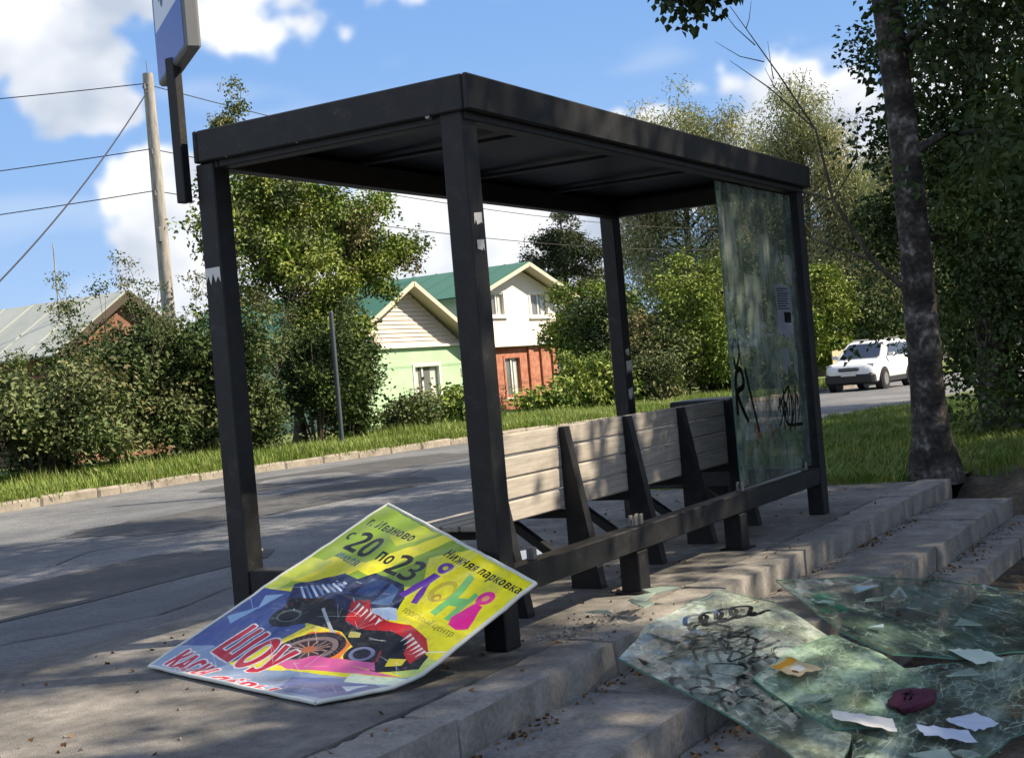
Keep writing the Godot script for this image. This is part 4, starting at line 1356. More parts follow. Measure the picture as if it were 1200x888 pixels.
func build_shrubs() -> void:
	var mid := leaf_cluster(18, 0.095, 0.055, 0.20, 7)
	var far := leaf_cluster(16, 0.17, 0.08, 0.30, 8)
	var lm: Material = mats.leaf
	var list := [
		[Vector3(7.2, 0, -15.0), 2.3, 1.4, MID, "leafy shrub at the left edge below the shed roof"],
		[Vector3(9.2, 0, -14.8), 2.1, 1.5, MID, "broad grey green shrub in front of the shed eave"],
		[Vector3(11.2, 0, -15.2), 3.0, 1.6, DARK + MID, "dense dark shrub below the shed gable"],
		[Vector3(12.9, 0, -15.2), 3.5, 1.5, DARK + MID, "tallest shrub, at the foot of the utility pole"],
		[Vector3(14.4, 0, -15.0), 2.9, 1.4, DARK + MID, "dark shrub just behind the left shelter post"],
		[Vector3(16.4, 0, -15.0), 2.6, 1.4, DARK, "dark shrub behind the thin metal post"],
		[Vector3(17.8, 0, -15.2), 1.9, 1.0, DARK, "dark shrub at the foot of the loose crowned tree"],
		[Vector3(19.9, 0, -15.4), 0.85, 0.7, MID, "shrub covering the left side of the green house"],
		[Vector3(24.6, 0, -17.0), 0.75, 1.0, BRIGHT, "low weedy shrub under the green house window"],
		[Vector3(29.2, -0.25, -16.3), 1.3, 1.2, BRIGHT, "bright yellow green shrub under the brick house wall"],
		[Vector3(31.5, -0.25, -16.4), 1.6, 1.2, BRIGHT, "bright shrub left of the far shelter post"],
		[Vector3(33.2, -0.3, -15.0), 1.5, 1.1, MID, "shrub right behind the far shelter post"],
		[Vector3(38.5, -0.35, -14.4), 1.7, 1.3, DARK, "shaded shrub behind the litter bin"],
		[Vector3(41.0, -0.4, -14.2), 2.0, 1.4, MID, "shrub seen through the standing glass pane"]]
	for i in list.size():
		var q = list[i]
		var t := thing("shrub", q[4], "shrub", q[0], 0.0, "shrubs along the far verge")
		var st := MB.new()
		var r := RandomNumberGenerator.new()
		r.seed = 300 + i
		for k in 7:
			var a := TAU * k / 7.0 + r.randf()
			var e := Vector3(cos(a) * q[2] * 0.6, q[1] * r.randf_range(0.55, 0.85), sin(a) * q[2] * 0.6)
			st.tube([Vector3(cos(a), 0, sin(a)) * 0.08 + Vector3(0, -0.05, 0), e * Vector3(0.4, 0.5, 0.4), e], [0.03, 0.02, 0.008], 6, false)
		part(st, "stems", mats.bark_grey, t)
		var h: float = q[1]
		var w: float = q[2]
		var lobes := []
		for k in 7:
			var an := r.randf() * TAU
			var rad := w * r.randf_range(0.1, 0.75)
			var ly := h * r.randf_range(0.18, 0.72)
			lobes.append([Vector3(cos(an) * rad, ly, sin(an) * rad * 0.8), Vector3(w * r.randf_range(0.3, 0.55), minf(h * r.randf_range(0.16, 0.3), ly), w * r.randf_range(0.3, 0.5))])
		crown(t, lobes, int(48 * maxf(0.5, h / 2.5)), 22, 0.36, mid if q[0].x < 22 else far, [0.55, 1.5], lm, q[3], 320 + i, 0.55)
		if h > 1.4:
			# long shoots standing out of the mass
			var sh := MB.new()
			var tips := []
			for k in 9:
				var an := r.randf() * TAU
				var foot := Vector3(cos(an) * w * 0.4, h * 0.55, sin(an) * w * 0.4)
				var tip := foot + Vector3(cos(an) * w * r.randf_range(0.1, 0.5), h * r.randf_range(0.3, 0.62), sin(an) * w * 0.3)
				sh.tube([foot, foot.lerp(tip, 0.5) + Vector3(0, 0.05, 0), tip], [0.012, 0.008, 0.003], 5, false)
				for e in 3:
					tips.append([foot.lerp(tip, 0.55 + 0.22 * e), Vector3(0.10, 0.10, 0.10)])
			part(sh, "shoots", mats.bark_grey, t)
			crown(t, tips, 34, 4, 0.20, mid if q[0].x < 22 else far, [0.4, 0.8], lm, q[3], 360 + i, 0.8)

func tuft(n: int, h: float, sp: float, sd: int) -> ArrayMesh:
	var r := RandomNumberGenerator.new()
	r.seed = sd
	var b := MB.new()
	for i in n:
		var o := Vector3(r.randfn() * sp * 0.5, 0, r.randfn() * sp * 0.5)
		var a := r.randf() * TAU
		var l := h * r.randf_range(0.5, 1.2)
		var bend := Vector3(cos(a), 0, sin(a)) * l * r.randf_range(0.1, 0.6)
		var s := Vector3(-sin(a), 0, cos(a)) * r.randf_range(0.003, 0.006) * (h / 0.15)
		var g := r.randf_range(0.7, 1.3)
		b.col = Color(g * r.randf_range(0.9, 1.3), g, g * 0.9)
		var m1 := o + bend * 0.3 + Vector3(0, l * 0.6, 0)
		var tip := o + bend + Vector3(0, l, 0)
		var nn := (Vector3(cos(a), 0.3, sin(a))).normalized()
		b.face([o - s, o + s, m1 + s * 0.8, m1 - s * 0.8], nn)
		b.face([m1 - s * 0.8, m1 + s * 0.8, tip], nn)
	return b.mesh()
func build_grass() -> void:
	var r := RandomNumberGenerator.new()
	r.seed = 55
	var a := tuft(16, 0.17, 0.16, 1)
	var c := tuft(18, 0.21, 0.28, 2)
	var xf := []
	var cols := []
	for i in 9000:
		var x := 6.3 + 16.0 * pow(r.randf(), 1.5)
		var z := r.randf_range(lerpf(-2.35, -4.5, smoothstep(6.5, 17.0, x)), 1.1 if x > 7.2 else -0.1)
		if r.randf() > 0.35 + 0.65 * (0.5 + 0.5 * sin(x * 1.3 + 2.0 * sin(z * 1.1))):
			continue
		var y := -0.035 - drop(x) if z < 0.36 else low_ground(x, z) - 0.005
		xf.append(Transform3D(Basis(Vector3.UP, r.randf() * TAU).scaled(Vector3(1, 0.72, 1) * r.randf_range(0.5, 1.15)), Vector3(x, y, z)))
		var t: Color = [Color(0.12, 0.20, 0.03), Color(0.16, 0.235, 0.045), Color(0.21, 0.24, 0.07)][r.randi() % 3]
		cols.append(t)
	var o := scatter(self, "grass", a, mats.blade, xf, cols)
	o.set_meta("kind", "stuff"); tag(o, "green grass beyond the end of the pavement around the tree", "grass")
	xf = []
	cols = []
	var patch := noise(66, 0.35, 3)
	for i in 26000:
		var x := r.randf_range(3.0, 48.0)
		var z := -12.26 - 5.0 * pow(r.randf(), 1.3)
		if patch.get_noise_2d(x, z) < -0.28 + 0.3 * r.randf():
			continue
		xf.append(Transform3D(Basis(Vector3.UP, r.randf() * TAU).scaled(Vector3(1, r.randf_range(0.4, 1.1) * (1.0 + 1.2 * maxf(0.0, patch.get_noise_2d(x + 50.0, z))), 1)), Vector3(x, 0.02 - drop(x), z)))
		cols.append([Color(0.18, 0.26, 0.05), Color(0.22, 0.29, 0.065), Color(0.26, 0.29, 0.09), Color(0.14, 0.21, 0.04)][r.randi() % 4])
	o = scatter(self, "verge_grass", c, mats.blade, xf, cols)
	o.set_meta("kind", "stuff"); tag(o, "sunlit long grass along the far kerb", "grass")

# ---------------------------------------------------------------- car
func car_ring(x0: float, x1: float, hw: float, y: float, c: float) -> Array:
	var p := []
	for q in [[x1, hw, 0.0], [x0, hw, PI / 2], [x0, -hw, PI], [x1, -hw, PI * 1.5]]:
		for k in 4:
			var a: float = q[2] + PI / 2 * k / 3.0
			p.append(Vector3(q[0] - signf(q[0] - (x0 + x1) / 2) * c + cos(a) * c, y, q[1] - signf(q[1]) * c + sin(a) * c))
	return p
func build_car() -> void:
	var c := thing("car", "white compact sport utility vehicle driving towards the viewer on the far lane", "car", Vector3(40.6, -0.43, -10.2), -0.05)
	var paint := mat("car_white", Color(0.72, 0.73, 0.75), 0.25)
	paint.clearcoat_enabled = true
	var blk := mat("car_black", Color(0.025, 0.025, 0.028), 0.5)
	var b := MB.new()
	var rings := []
	for q in [[-2.28, 0.66, 0.45, 0.74], [-2.22, 0.80, 0.34, 0.90], [-2.0, 0.89, 0.28, 0.99], [-1.2, 0.92, 0.26, 1.07], [-0.9, 0.925, 0.26, 1.10], [0.0, 0.925, 0.26, 1.10], [1.2, 0.925, 0.26, 1.12], [1.9, 0.91, 0.27, 1.12], [2.2, 0.85, 0.32, 1.06], [2.28, 0.72, 0.42, 0.95]]:
		var x: float = q[0]
		var w: float = q[1]
		var yb: float = q[2]
		var yt: float = q[3]
		var ring := []
		for k in [[0.0, yt], [w * 0.7, yt - 0.01], [w * 0.93, yt - 0.07], [w, yt - 0.20], [w, (yb + yt) / 2 - 0.05], [w * 0.97, yb + 0.06], [w * 0.9, yb], [0.0, yb]]:
			ring.append(Vector3(x, k[1], k[0]))
		for i in range(6, 0, -1):
			ring.append(ring[i] * Vector3(1, 1, -1))
		rings.append(ring)
	b.loft(rings)
	var body := part(b, "body", paint, c)
	b = MB.new()
	b.loft([car_ring(-1.18, 2.14, 0.84, 1.05, 0.1), car_ring(-0.82, 2.08, 0.80, 1.30, 0.1), car_ring(-0.32, 1.92, 0.70, 1.60, 0.12), car_ring(-0.10, 1.75, 0.62, 1.68, 0.14)])
	part(b, "cabin", paint, body)
	# glazing
	b = MB.new()
	b.face([Vector3(-1.10, 1.12, 0.70), Vector3(-1.10, 1.12, -0.70), Vector3(-0.38, 1.575, -0.58), Vector3(-0.38, 1.575, 0.58)], Vector3(-1, 1, 0))
	var gl := mat("car_glass", Color(0.03, 0.035, 0.04), 0.04)
	gl.metallic_specular = 0.7
	var ws := part(b, "windscreen", gl, c)
	ws.position = Vector3(-0.02, 0.012, 0)
	for s in [-1.0, 1.0]:
		for q in [[-0.72, 0.42, -0.25, 0.42], [0.50, 1.30, 0.50, 1.28], [1.38, 1.95, 1.36, 1.74]]:
			b = MB.new()
			b.face([Vector3(q[0], 1.14, s * 0.862), Vector3(q[1], 1.14, s * 0.862), Vector3(q[3], 1.55, s * 0.75), Vector3(q[2], 1.55, s * 0.75)], Vector3(0, 0.3, s))
			part(b, "side_window", gl, c)
		b = MB.new()
		b.prism([Vector2(-0.08, 0), Vector2(0.06, 0), Vector2(0.07, 0.12), Vector2(-0.06, 0.14)], Vector3(-0.72, 1.1, s * 0.92), Vector3(1, 0, 0), Vector3(0, 1, 0), Vector3(0, 0, s * 0.17))
		part(b, "mirror", paint, c)
		b = MB.new()
		b.prism([Vector2(0.40, 0.74), Vector2(0.80, 0.78), Vector2(0.84, 0.93), Vector2(0.62, 0.92), Vector2(0.42, 0.84)], Vector3(-2.20, 0, 0), Vector3(0.12, 0, s), Vector3(0.03, 1, 0), Vector3(-0.06, 0, 0))
		part(b, "headlight", mat("headlight", Color(0.55, 0.57, 0.60), 0.1, 0.4), c)
		b = MB.new()
		b.tube([Vector3(-2.265, 0.5, s * 0.62), Vector3(-2.30, 0.5, s * 0.62)], [0.07, 0.07], 12)
		part(b, "fog_light", mats.headlight, c)
		for x in [-1.36, 1.38]:
			b = MB.new()
			b.tube([Vector3(x, 0.36, s * 0.70), Vector3(x, 0.36, s * 0.95)], [0.42, 0.42], 24)
			part(b, "wheel_arch", blk, c)
			b = MB.new()
			b.tube([Vector3(x, 0.36, s * 0.72), Vector3(x, 0.36, s * 0.95), Vector3(x, 0.36, s * 0.965)], [0.36, 0.36, 0.33], 24)
			var wh := part(b, "wheel", mats.rubber, c)
			b = MB.new()
			b.tube([Vector3(x, 0.36, s * 0.955), Vector3(x, 0.36, s * 0.975)], [0.23, 0.21], 20)
			part(b, "rim", mats.steel, wh)
	b = MB.new()
	b.span(Vector3(-2.325, 0.24, -0.86), Vector3(-1.95, 0.62, 0.86), 0.08)
	part(b, "bumper", blk, c)
	b = MB.new()
	b.span(Vector3(-2.315, 0.70, -0.36), Vector3(-2.2, 0.82, 0.36), 0.03)
	part(b, "grille", blk, c)
	b = MB.new()
	b.span(Vector3(-2.325, 0.75, -0.34), Vector3(-2.30, 0.775, 0.34), 0.005)
	part(b, "grille_bar", mats.steel, c)
	b = MB.new()
	b.span(Vector3(-2.345, 0.54, -0.26), Vector3(-2.31, 0.65, 0.26), 0.005)
	part(b, "number_plate", mats.paper, c)
	for s in [-1.0, 1.0]:
		b = MB.new()
		b.span(Vector3(-0.92, 0.24, s * 0.925 - 0.02), Vector3(0.92, 0.42, s * 0.925 + 0.02), 0.015)
		part(b, "sill_cladding", blk, c)
		b = MB.new()
		b.tube([Vector3(-0.1, 1.72, s * 0.56), Vector3(1.6, 1.73, s * 0.56)], [0.018, 0.018], 6)
		part(b, "roof_rail", mats.galv, c)

# ---------------------------------------------------------------- poster
const T1 := Vector3(0.35, 0.608, -0.849)
const T2 := Vector3(-0.2, 0.336, 0.294)
const PA := Vector3(-0.62, 0.012, -1.535)
const PB := Vector3(-0.951, 0.012, -0.267)
const PC := Vector3(-0.649, 0.02, -0.038)
var poster_relief := noise(88, 1.2, 3)
func sheet(s: float, t: float) -> Vector3:
	var top := T1.lerp(T2, s)
	var m := PA.lerp(PC, s)
	var bo := PA.lerp(PB, s)
	var h := 1.0 - 0.36 * s
	var p := top.lerp(m, t / h) if t <= h else m.lerp(bo, (t - h) / maxf(1.0 - h, 0.001))
	var fold := exp(-pow((t - h) / 0.05, 2.0)) * 0.012 * s
	var wave := 0.010 * absf(poster_relief.get_noise_2d(s * 3.0, t * 3.0)) + 0.006 * exp(-pow((s - 0.68 + 0.16 * t) / 0.015, 2.0)) + 0.005 * exp(-pow((t - 0.47 + 0.12 * s) / 0.012, 2.0))
	return p + Vector3(-wave * 0.5, fold + wave, 0)
func P(s: float, t: float) -> Vector2:
	return Vector2(s, t) * 1024.0
func build_poster() -> void:
	var img := Image.create(1024, 1024, false, Image.FORMAT_RGB8)
	var yel := Color(0.90, 0.87, 0.10)
	var grn := Color(0.50, 0.62, 0.16)
	img.fill(yel)
	ink(img, [P(0, 0), P(0.62, 0), P(0.50, 0.12), P(0.62, 0.24), P(0.40, 0.34), P(0, 0.55)], grn)
	ink(img, [P(0.30, 0), P(0.42, 0), P(0.30, 0.14), P(0.22, 0.12)], Color(0.66, 0.72, 0.16))
	ink(img, [P(0.44, 0.0), P(0.50, 0), P(0.36, 0.30), P(0.24, 0.30)], Color(0.84, 0.83, 0.16))
	ink(img, [P(0.10, 0.30), P(0.30, 0.25), P(0.24, 0.40), P(0.05, 0.48)], Color(0.82, 0.80, 0.18))
	ink(img, [P(0, 0.34), P(0.14, 0.32), P(0.06, 0.52), P(0, 0.56)], Color(0.70, 0.76, 0.28))
	ink(img, [P(0.72, 0.56), P(1.0, 0.50), P(1.0, 0.64), P(0.86, 0.62)], Color(0.74, 0.82, 0.40))
	# blue and grey lower part
	ink(img, [P(0, 0.54), P(0.20, 0.48), P(0.40, 0.60), P(0.30, 0.84), P(0, 0.92)], Color(0.22, 0.30, 0.55))
	ink(img, [P(0, 0.88), P(0.14, 0.82), P(0.34, 0.86), P(0.5, 0.80), P(0.80, 0.72), P(1.0, 0.62), P(1, 1), P(0, 1)], Color(0.52, 0.60, 0.72))
	ink(img, [P(0.05, 0.56), P(0.12, 0.52), P(0.10, 0.62)], Color(0.60, 0.74, 0.86))
	ink(img, [P(0.02, 0.70), P(0.10, 0.60), P(0.08, 0.72)], Color(0.50, 0.66, 0.82))
	ink(img, [P(0.62, 0.82), P(0.86, 0.70), P(0.98, 0.74), P(0.98, 0.95), P(0.74, 0.97)], Color(0.36, 0.42, 0.62))
	ink(img, [P(0.86, 0.80), P(0.92, 0.74), P(0.94, 0.84)], Color(0.86, 0.92, 0.94))
	ink(img, [P(0.78, 0.70), P(0.98, 0.64), P(0.99, 0.70), P(0.82, 0.76)], Color(0.80, 0.88, 0.78))
	# flames round the big wheel
	ink(img, [P(0.36, 0.72), P(0.40, 0.58), P(0.52, 0.52), P(0.66, 0.55), P(0.70, 0.66), P(0.62, 0.76), P(0.46, 0.82), P(0.37, 0.80)], Color(0.96, 0.88, 0.22))
	ink(img, [P(0.38, 0.72), P(0.44, 0.60), P(0.54, 0.555), P(0.64, 0.58), P(0.67, 0.66), P(0.58, 0.75), P(0.44, 0.79)], Color(0.93, 0.48, 0.14))
	# lorry: rear bed, cab, black chassis, red jaw
	ink(img, [P(0.11, 0.47), P(0.25, 0.335), P(0.36, 0.33), P(0.42, 0.42), P(0.30, 0.53), P(0.18, 0.55)], Color(0.12, 0.17, 0.32))
	for k in 9:
		stroke(img, [P(0.15 + 0.018 * k, 0.465 - 0.012 * k), P(0.24 + 0.016 * k, 0.50 - 0.016 * k)], 9, Color(0.36, 0.46, 0.66) if k % 2 else Color(0.60, 0.70, 0.84))
	ink(img, [P(0.17, 0.52), P(0.42, 0.42), P(0.60, 0.46), P(0.78, 0.46), P(0.95, 0.50), P(0.97, 0.57), P(0.84, 0.66), P(0.70, 0.60), P(0.55, 0.55), P(0.38, 0.58), P(0.26, 0.66)], Color(0.035, 0.035, 0.05))
	ink(img, [P(0.31, 0.36), P(0.37, 0.275), P(0.54, 0.265), P(0.62, 0.32), P(0.66, 0.40), P(0.55, 0.46), P(0.38, 0.47)], Color(0.10, 0.14, 0.28))
	ink(img, [P(0.385, 0.30), P(0.47, 0.285), P(0.49, 0.37), P(0.40, 0.39)], Color(0.20, 0.30, 0.50))
	ink(img, [P(0.49, 0.285), P(0.545, 0.29), P(0.60, 0.37), P(0.52, 0.40)], Color(0.28, 0.40, 0.58))
	ink(img, [P(0.54, 0.42), P(0.64, 0.37), P(0.69, 0.41), P(0.60, 0.45)], Color(0.70, 0.78, 0.86))
	ink(img, [P(0.43, 0.42), P(0.50, 0.385), P(0.56, 0.43), P(0.66, 0.43), P(0.76, 0.405), P(0.87, 0.43), P(0.93, 0.48), P(0.92, 0.56), P(0.86, 0.53), P(0.82, 0.47), P(0.72, 0.46), P(0.60, 0.51), P(0.50, 0.50)], Color(0.72, 0.08, 0.10))
	for k in 6:
		var s := 0.47 + 0.03 * k
		ink(img, [P(s, 0.415 + 0.004 * k), P(s + 0.016, 0.42 + 0.004 * k), P(s + 0.012, 0.47)], Color(0.92, 0.90, 0.86))
		ink(img, [P(0.80 + 0.022 * k, 0.44 + 0.008 * k), P(0.815 + 0.022 * k, 0.445 + 0.008 * k), P(0.80 + 0.022 * k, 0.49 + 0.008 * k)], Color(0.92, 0.90, 0.86))
	ink(img, [P(0.58, 0.535), P(0.62, 0.52), P(0.64, 0.54), P(0.60, 0.56)], Color(0.88, 0.80, 0.36))
	ink(img, [P(0.83, 0.57), P(0.89, 0.545), P(0.90, 0.58), P(0.85, 0.61)], Color(0.88, 0.80, 0.20))
	stroke(img, [P(0.36, 0.50), P(0.50, 0.56), P(0.58, 0.585)], 12, Color(0.70, 0.72, 0.74))
	stroke(img, [P(0.92, 0.49), P(0.985, 0.45)], 6, Color(0.85, 0.88, 0.85))
	# wheels
	ink(img, disc(277, 600, 80, 62, -0.5), Color(0.04, 0.04, 0.05)); ink(img, disc(275, 600, 50, 36, -0.5), Color(0.30, 0.36, 0.34)); ink(img, disc(275, 602, 40, 28, -0.5), Color(0.05, 0.05, 0.06))
	ink(img, disc(528, 680, 135, 88, -0.55), Color(0.08, 0.06, 0.07)); ink(img, disc(528, 684, 112, 68, -0.55), Color(0.56, 0.47, 0.44)); ink(img, disc(528, 686, 92, 52, -0.55), Color(0.20, 0.13, 0.13))
	for k in 14:
		var a := TAU * k / 14.0
		stroke(img, [Vector2(528, 686), Vector2(528, 686) + Vector2(cos(a) * 86, sin(a) * 48).rotated(-0.55)], 5, Color(0.72, 0.56, 0.48))
	ink(img, disc(528, 686, 26, 18, -0.55), Color(0.75, 0.40, 0.22))
	ink(img, disc(752, 606, 84, 62, -0.35), Color(0.04, 0.04, 0.05)); ink(img, disc(738, 612, 50, 38, -0.35), Color(0.42, 0.44, 0.58)); ink(img, disc(738, 612, 34, 26, -0.35), Color(0.10, 0.10, 0.14)); stroke(img, [P(0.77, 0.555), P(0.80, 0.60), P(0.78, 0.64)], 9, Color(0.62, 0.10, 0.12))
	var rp := RandomNumberGenerator.new()
	rp.seed = 21
	for k in 120:
		var a := P(rp.randf_range(0.14, 0.95), rp.randf_range(0.30, 0.66))
		if img.get_pixelv(Vector2i(a)).get_luminance() > 0.42:
			continue
		var cl: Color = [Color(0.42, 0.52, 0.70), Color(0.75, 0.80, 0.86), Color(0.10, 0.12, 0.22), Color(0.55, 0.10, 0.12), Color(0.30, 0.34, 0.42)][rp.randi() % 5]
		cl.a = 0.7
		stroke(img, [a, a + Vector2(rp.randf_range(-34, 34), rp.randf_range(-14, 20))], rp.randf_range(2, 5), cl)
	for k in 40:
		var an := TAU * k / 40.0
		stroke(img, [Vector2(528, 682) + Vector2(cos(an) * 116, sin(an) * 72).rotated(-0.55), Vector2(528, 682) + Vector2(cos(an + 0.08) * 134, sin(an + 0.08) * 86).rotated(-0.55)], 6, Color(0.30, 0.24, 0.24))
	# pink swoosh
	ink(img, [P(0.46, 0.77), P(0.58, 0.68), P(0.80, 0.61), P(0.84, 0.645), P(0.72, 0.66), P(0.96, 0.64), P(0.70, 0.72), P(0.55, 0.78)], Color(0.86, 0.38, 0.60))
	# lettering
	letters(img, "г. Иваново", P(0.03, 0.10), 62, -0.08, Color(0.05, 0.08, 0.07), true, 0.92)
	letters(img, "с", P(0.025, 0.185), 74, -0.03, Color(0.10, 0.16, 0.20), true)
	letters(img, "20", P(0.075, 0.20), 150, -0.03, Color(0.04, 0.06, 0.09), true, 1.05)
	letters(img, "по", P(0.275, 0.20), 82, -0.03, Color(0.05, 0.07, 0.06), true)
	letters(img, "23", P(0.375, 0.205), 150, -0.02, Color(0.03, 0.03, 0.03), true, 1.05)
	letters(img, "июля", P(0.10, 0.275), 56, 0.0, Color(0.22, 0.36, 0.42), true)
	letters(img, "Нижняя парковка", P(0.535, 0.065), 60, 0.0, Color(0.05, 0.05, 0.03), true, 0.86)
	letters(img, "торговый центр", P(0.66, 0.355), 42, 0.05, Color(0.50, 0.47, 0.12), false, 0.92)
	for q in [["ШОУ", P(0.16, 0.765), 235.0, 0.60, 0.05], ["КАСКА", P(0.05, 0.925), 130.0, 0.66, 0.06], ["ДЁРЫ", P(0.36, 0.985), 118.0, 1.25, 0.02]]:
		letters(img, q[0], q[1], q[2], q[4], Color(0.88, 0.86, 0.88), true, q[3], 9.0)
		letters(img, q[0], q[1], q[2], q[4], Color(0.78, 0.08, 0.18), true, q[3], 1.5)
	# the coloured figures of the shopping centre's name
	var pur := Color(0.38, 0.14, 0.62)
	ink(img, disc(632, 130, 34, 30), pur); ink(img, disc(632, 130, 13, 11), yel)
	ink(img, [P(0.595, 0.165), P(0.64, 0.165), P(0.635, 0.21), P(0.685, 0.315), P(0.655, 0.32), P(0.62, 0.235), P(0.605, 0.315), P(0.57, 0.31)], pur)
	ink(img, disc(735, 225, 52, 62), Color(0.76, 0.70, 0.16)); ink(img, disc(740, 225, 34, 42), yel); ink(img, disc(738, 260, 22, 20), Color(0.72, 0.58, 0.18)); ink(img, disc(742, 260, 11, 10), yel)
	var gg := Color(0.46, 0.76, 0.42)
	ink(img, [P(0.735, 0.10), P(0.775, 0.11), P(0.80, 0.215), P(0.84, 0.20), P(0.835, 0.16), P(0.86, 0.165), P(0.868, 0.32), P(0.84, 0.32), P(0.835, 0.25), P(0.80, 0.26), P(0.80, 0.325), P(0.765, 0.32), P(0.765, 0.22)], gg)
	var pk := Color(0.92, 0.10, 0.56)
	ink(img, disc(918, 168, 36, 40), pk); ink(img, disc(918, 168, 15, 17), Color(0.96, 0.62, 0.40))
	ink(img, [P(0.885, 0.20), P(0.925, 0.205), P(0.965, 0.32), P(0.93, 0.345), P(0.88, 0.335), P(0.86, 0.30)], pk)
	# scuffs and scratches in the print
	var r := RandomNumberGenerator.new()
	r.seed = 14
	for k in 70:
		var a := P(r.randf(), r.randf_range(0.4, 1.0))
		stroke(img, [a, a + Vector2(r.randf_range(-60, 60), r.randf_range(-40, 40))], r.randf_range(1, 3), Color(0.86, 0.88, 0.84, 0.18))
	for k in 60:
		ink(img, disc(r.randf() * 1024, 560 + r.randf() * 460, r.randf_range(3, 18), r.randf_range(2, 9), r.randf(), 9), Color(0.55, 0.52, 0.46, 0.25))
	# fading and dirt worked into the print
	var fa := noise(90, 0.006, 5)
	var fb := noise(91, 0.035, 4)
	for y in 1024:
		for x in 1024:
			var k := clampf(0.06 + fa.get_noise_2d(x, y) * 0.30 + fb.get_noise_2d(x, y) * 0.22, 0.0, 0.5)
			img.set_pixel(x, y, img.get_pixel(x, y).lerp(Color(0.60, 0.59, 0.53), k))
	for k in 26:
		var o := P(r.randf(), r.randf_range(0.42, 1.0))
		stroke(img, [o, o + Vector2(r.randf_range(-90, 90), r.randf_range(-60, 60)), o + Vector2(r.randf_range(-130, 130), r.randf_range(-90, 90))], 2.0, Color(0.88, 0.89, 0.86, 0.7))
	var m := mat("poster_print", Color.WHITE, 0.32)
	m.albedo_texture = ImageTexture.create_from_image(img)
	m.cull_mode = BaseMaterial3D.CULL_DISABLED
	var b := thing("advertising_panel", "bent yellow truck show poster panel leaning against the shelter post", "poster panel")
	var mb := MB.new()
	mb.grid(80, 80, func(s, t): return sheet(s, t) + Vector3(-0.001, 0.006, 0.001))
	part(mb, "print", m, b)
	mb = MB.new()
	mb.grid(80, 80, func(s, t): return sheet(s, t), Vector3.DOWN)
	part(mb, "backing", mat("panel_back", Color(0.42, 0.43, 0.43), 0.6), b)
	var em := mat("panel_edge", Color(0.55, 0.58, 0.54), 0.4)
	for e in 4:
		mb = MB.new()
		var pts := []
		var rad := []
		for i in 25:
			var k := i / 24.0
			var st: Vector2 = [Vector2(k, 0), Vector2(1, k), Vector2(1 - k, 1), Vector2(0, 1 - k)][e]
			pts.append(sheet(st.x, st.y) + Vector3(0, 0.003, 0))
			rad.append(0.009)
		mb.tube(pts, rad, 8, true)
		part(mb, "edge_trim", em, b)

# ---------------------------------------------------------------- fallen glass, papers, leaf litter
func slope_y(z: float) -> float:
	return 0.018 - 0.264 * (z - 0.37) if z > 0.37 else 0.018
func glass_img(sd: int, w: int, h: int, tone: Color, strength: float, craze := 0.0) -> Image:
	var img := Image.create(w, h, false, Image.FORMAT_RGBA8)
	var n1 := noise(sd, 0.008, 5)
	var n2 := noise(sd + 1, 0.05, 4)
	var n3 := noise(sd + 2, 0.012, 3)
	var ce := noise(sd + 3, 0.045, 1, FastNoiseLite.TYPE_CELLULAR)
	ce.cellular_return_type = FastNoiseLite.RETURN_DISTANCE2_SUB
	ce.domain_warp_enabled = true
	ce.domain_warp_amplitude = 14.0
	for y in h:
		for x in w:
			var big := n1.get_noise_2d(x * 0.6, y)
			var dn := clampf(strength + big * 0.55 + n2.get_noise_2d(x, y) * 0.24, 0.08, 0.92)
			var k := clampf(0.5 + big * 1.2 + n2.get_noise_2d(y, x) * 0.5, 0, 1)
			var c := Color(tone.r * 0.72, tone.g * 0.74, tone.b * 0.72, dn).lerp(Color(tone.r * 1.14, tone.g * 1.08, tone.b * 1.1, dn), k)
			if craze > 0.0 and n3.get_noise_2d(x, y) > 0.30 - craze * 0.5:
				var e := ce.get_noise_2d(x, y) + 1.0
				if e < 0.10:
					c = c.lerp(Color(0.80, 0.87, 0.82, 0.8), 0.5)
			img.set_pixel(x, y, c)
	return img
func glass_mat(key: String, img: Image) -> StandardMaterial3D:
	var m := mat(key, Color.WHITE, 0.07)
	m.albedo_texture = ImageTexture.create_from_image(img)
	m.transparency = BaseMaterial3D.TRANSPARENCY_ALPHA
	m.cull_mode = BaseMaterial3D.CULL_DISABLED
	m.metallic_specular = 0.6
	return m
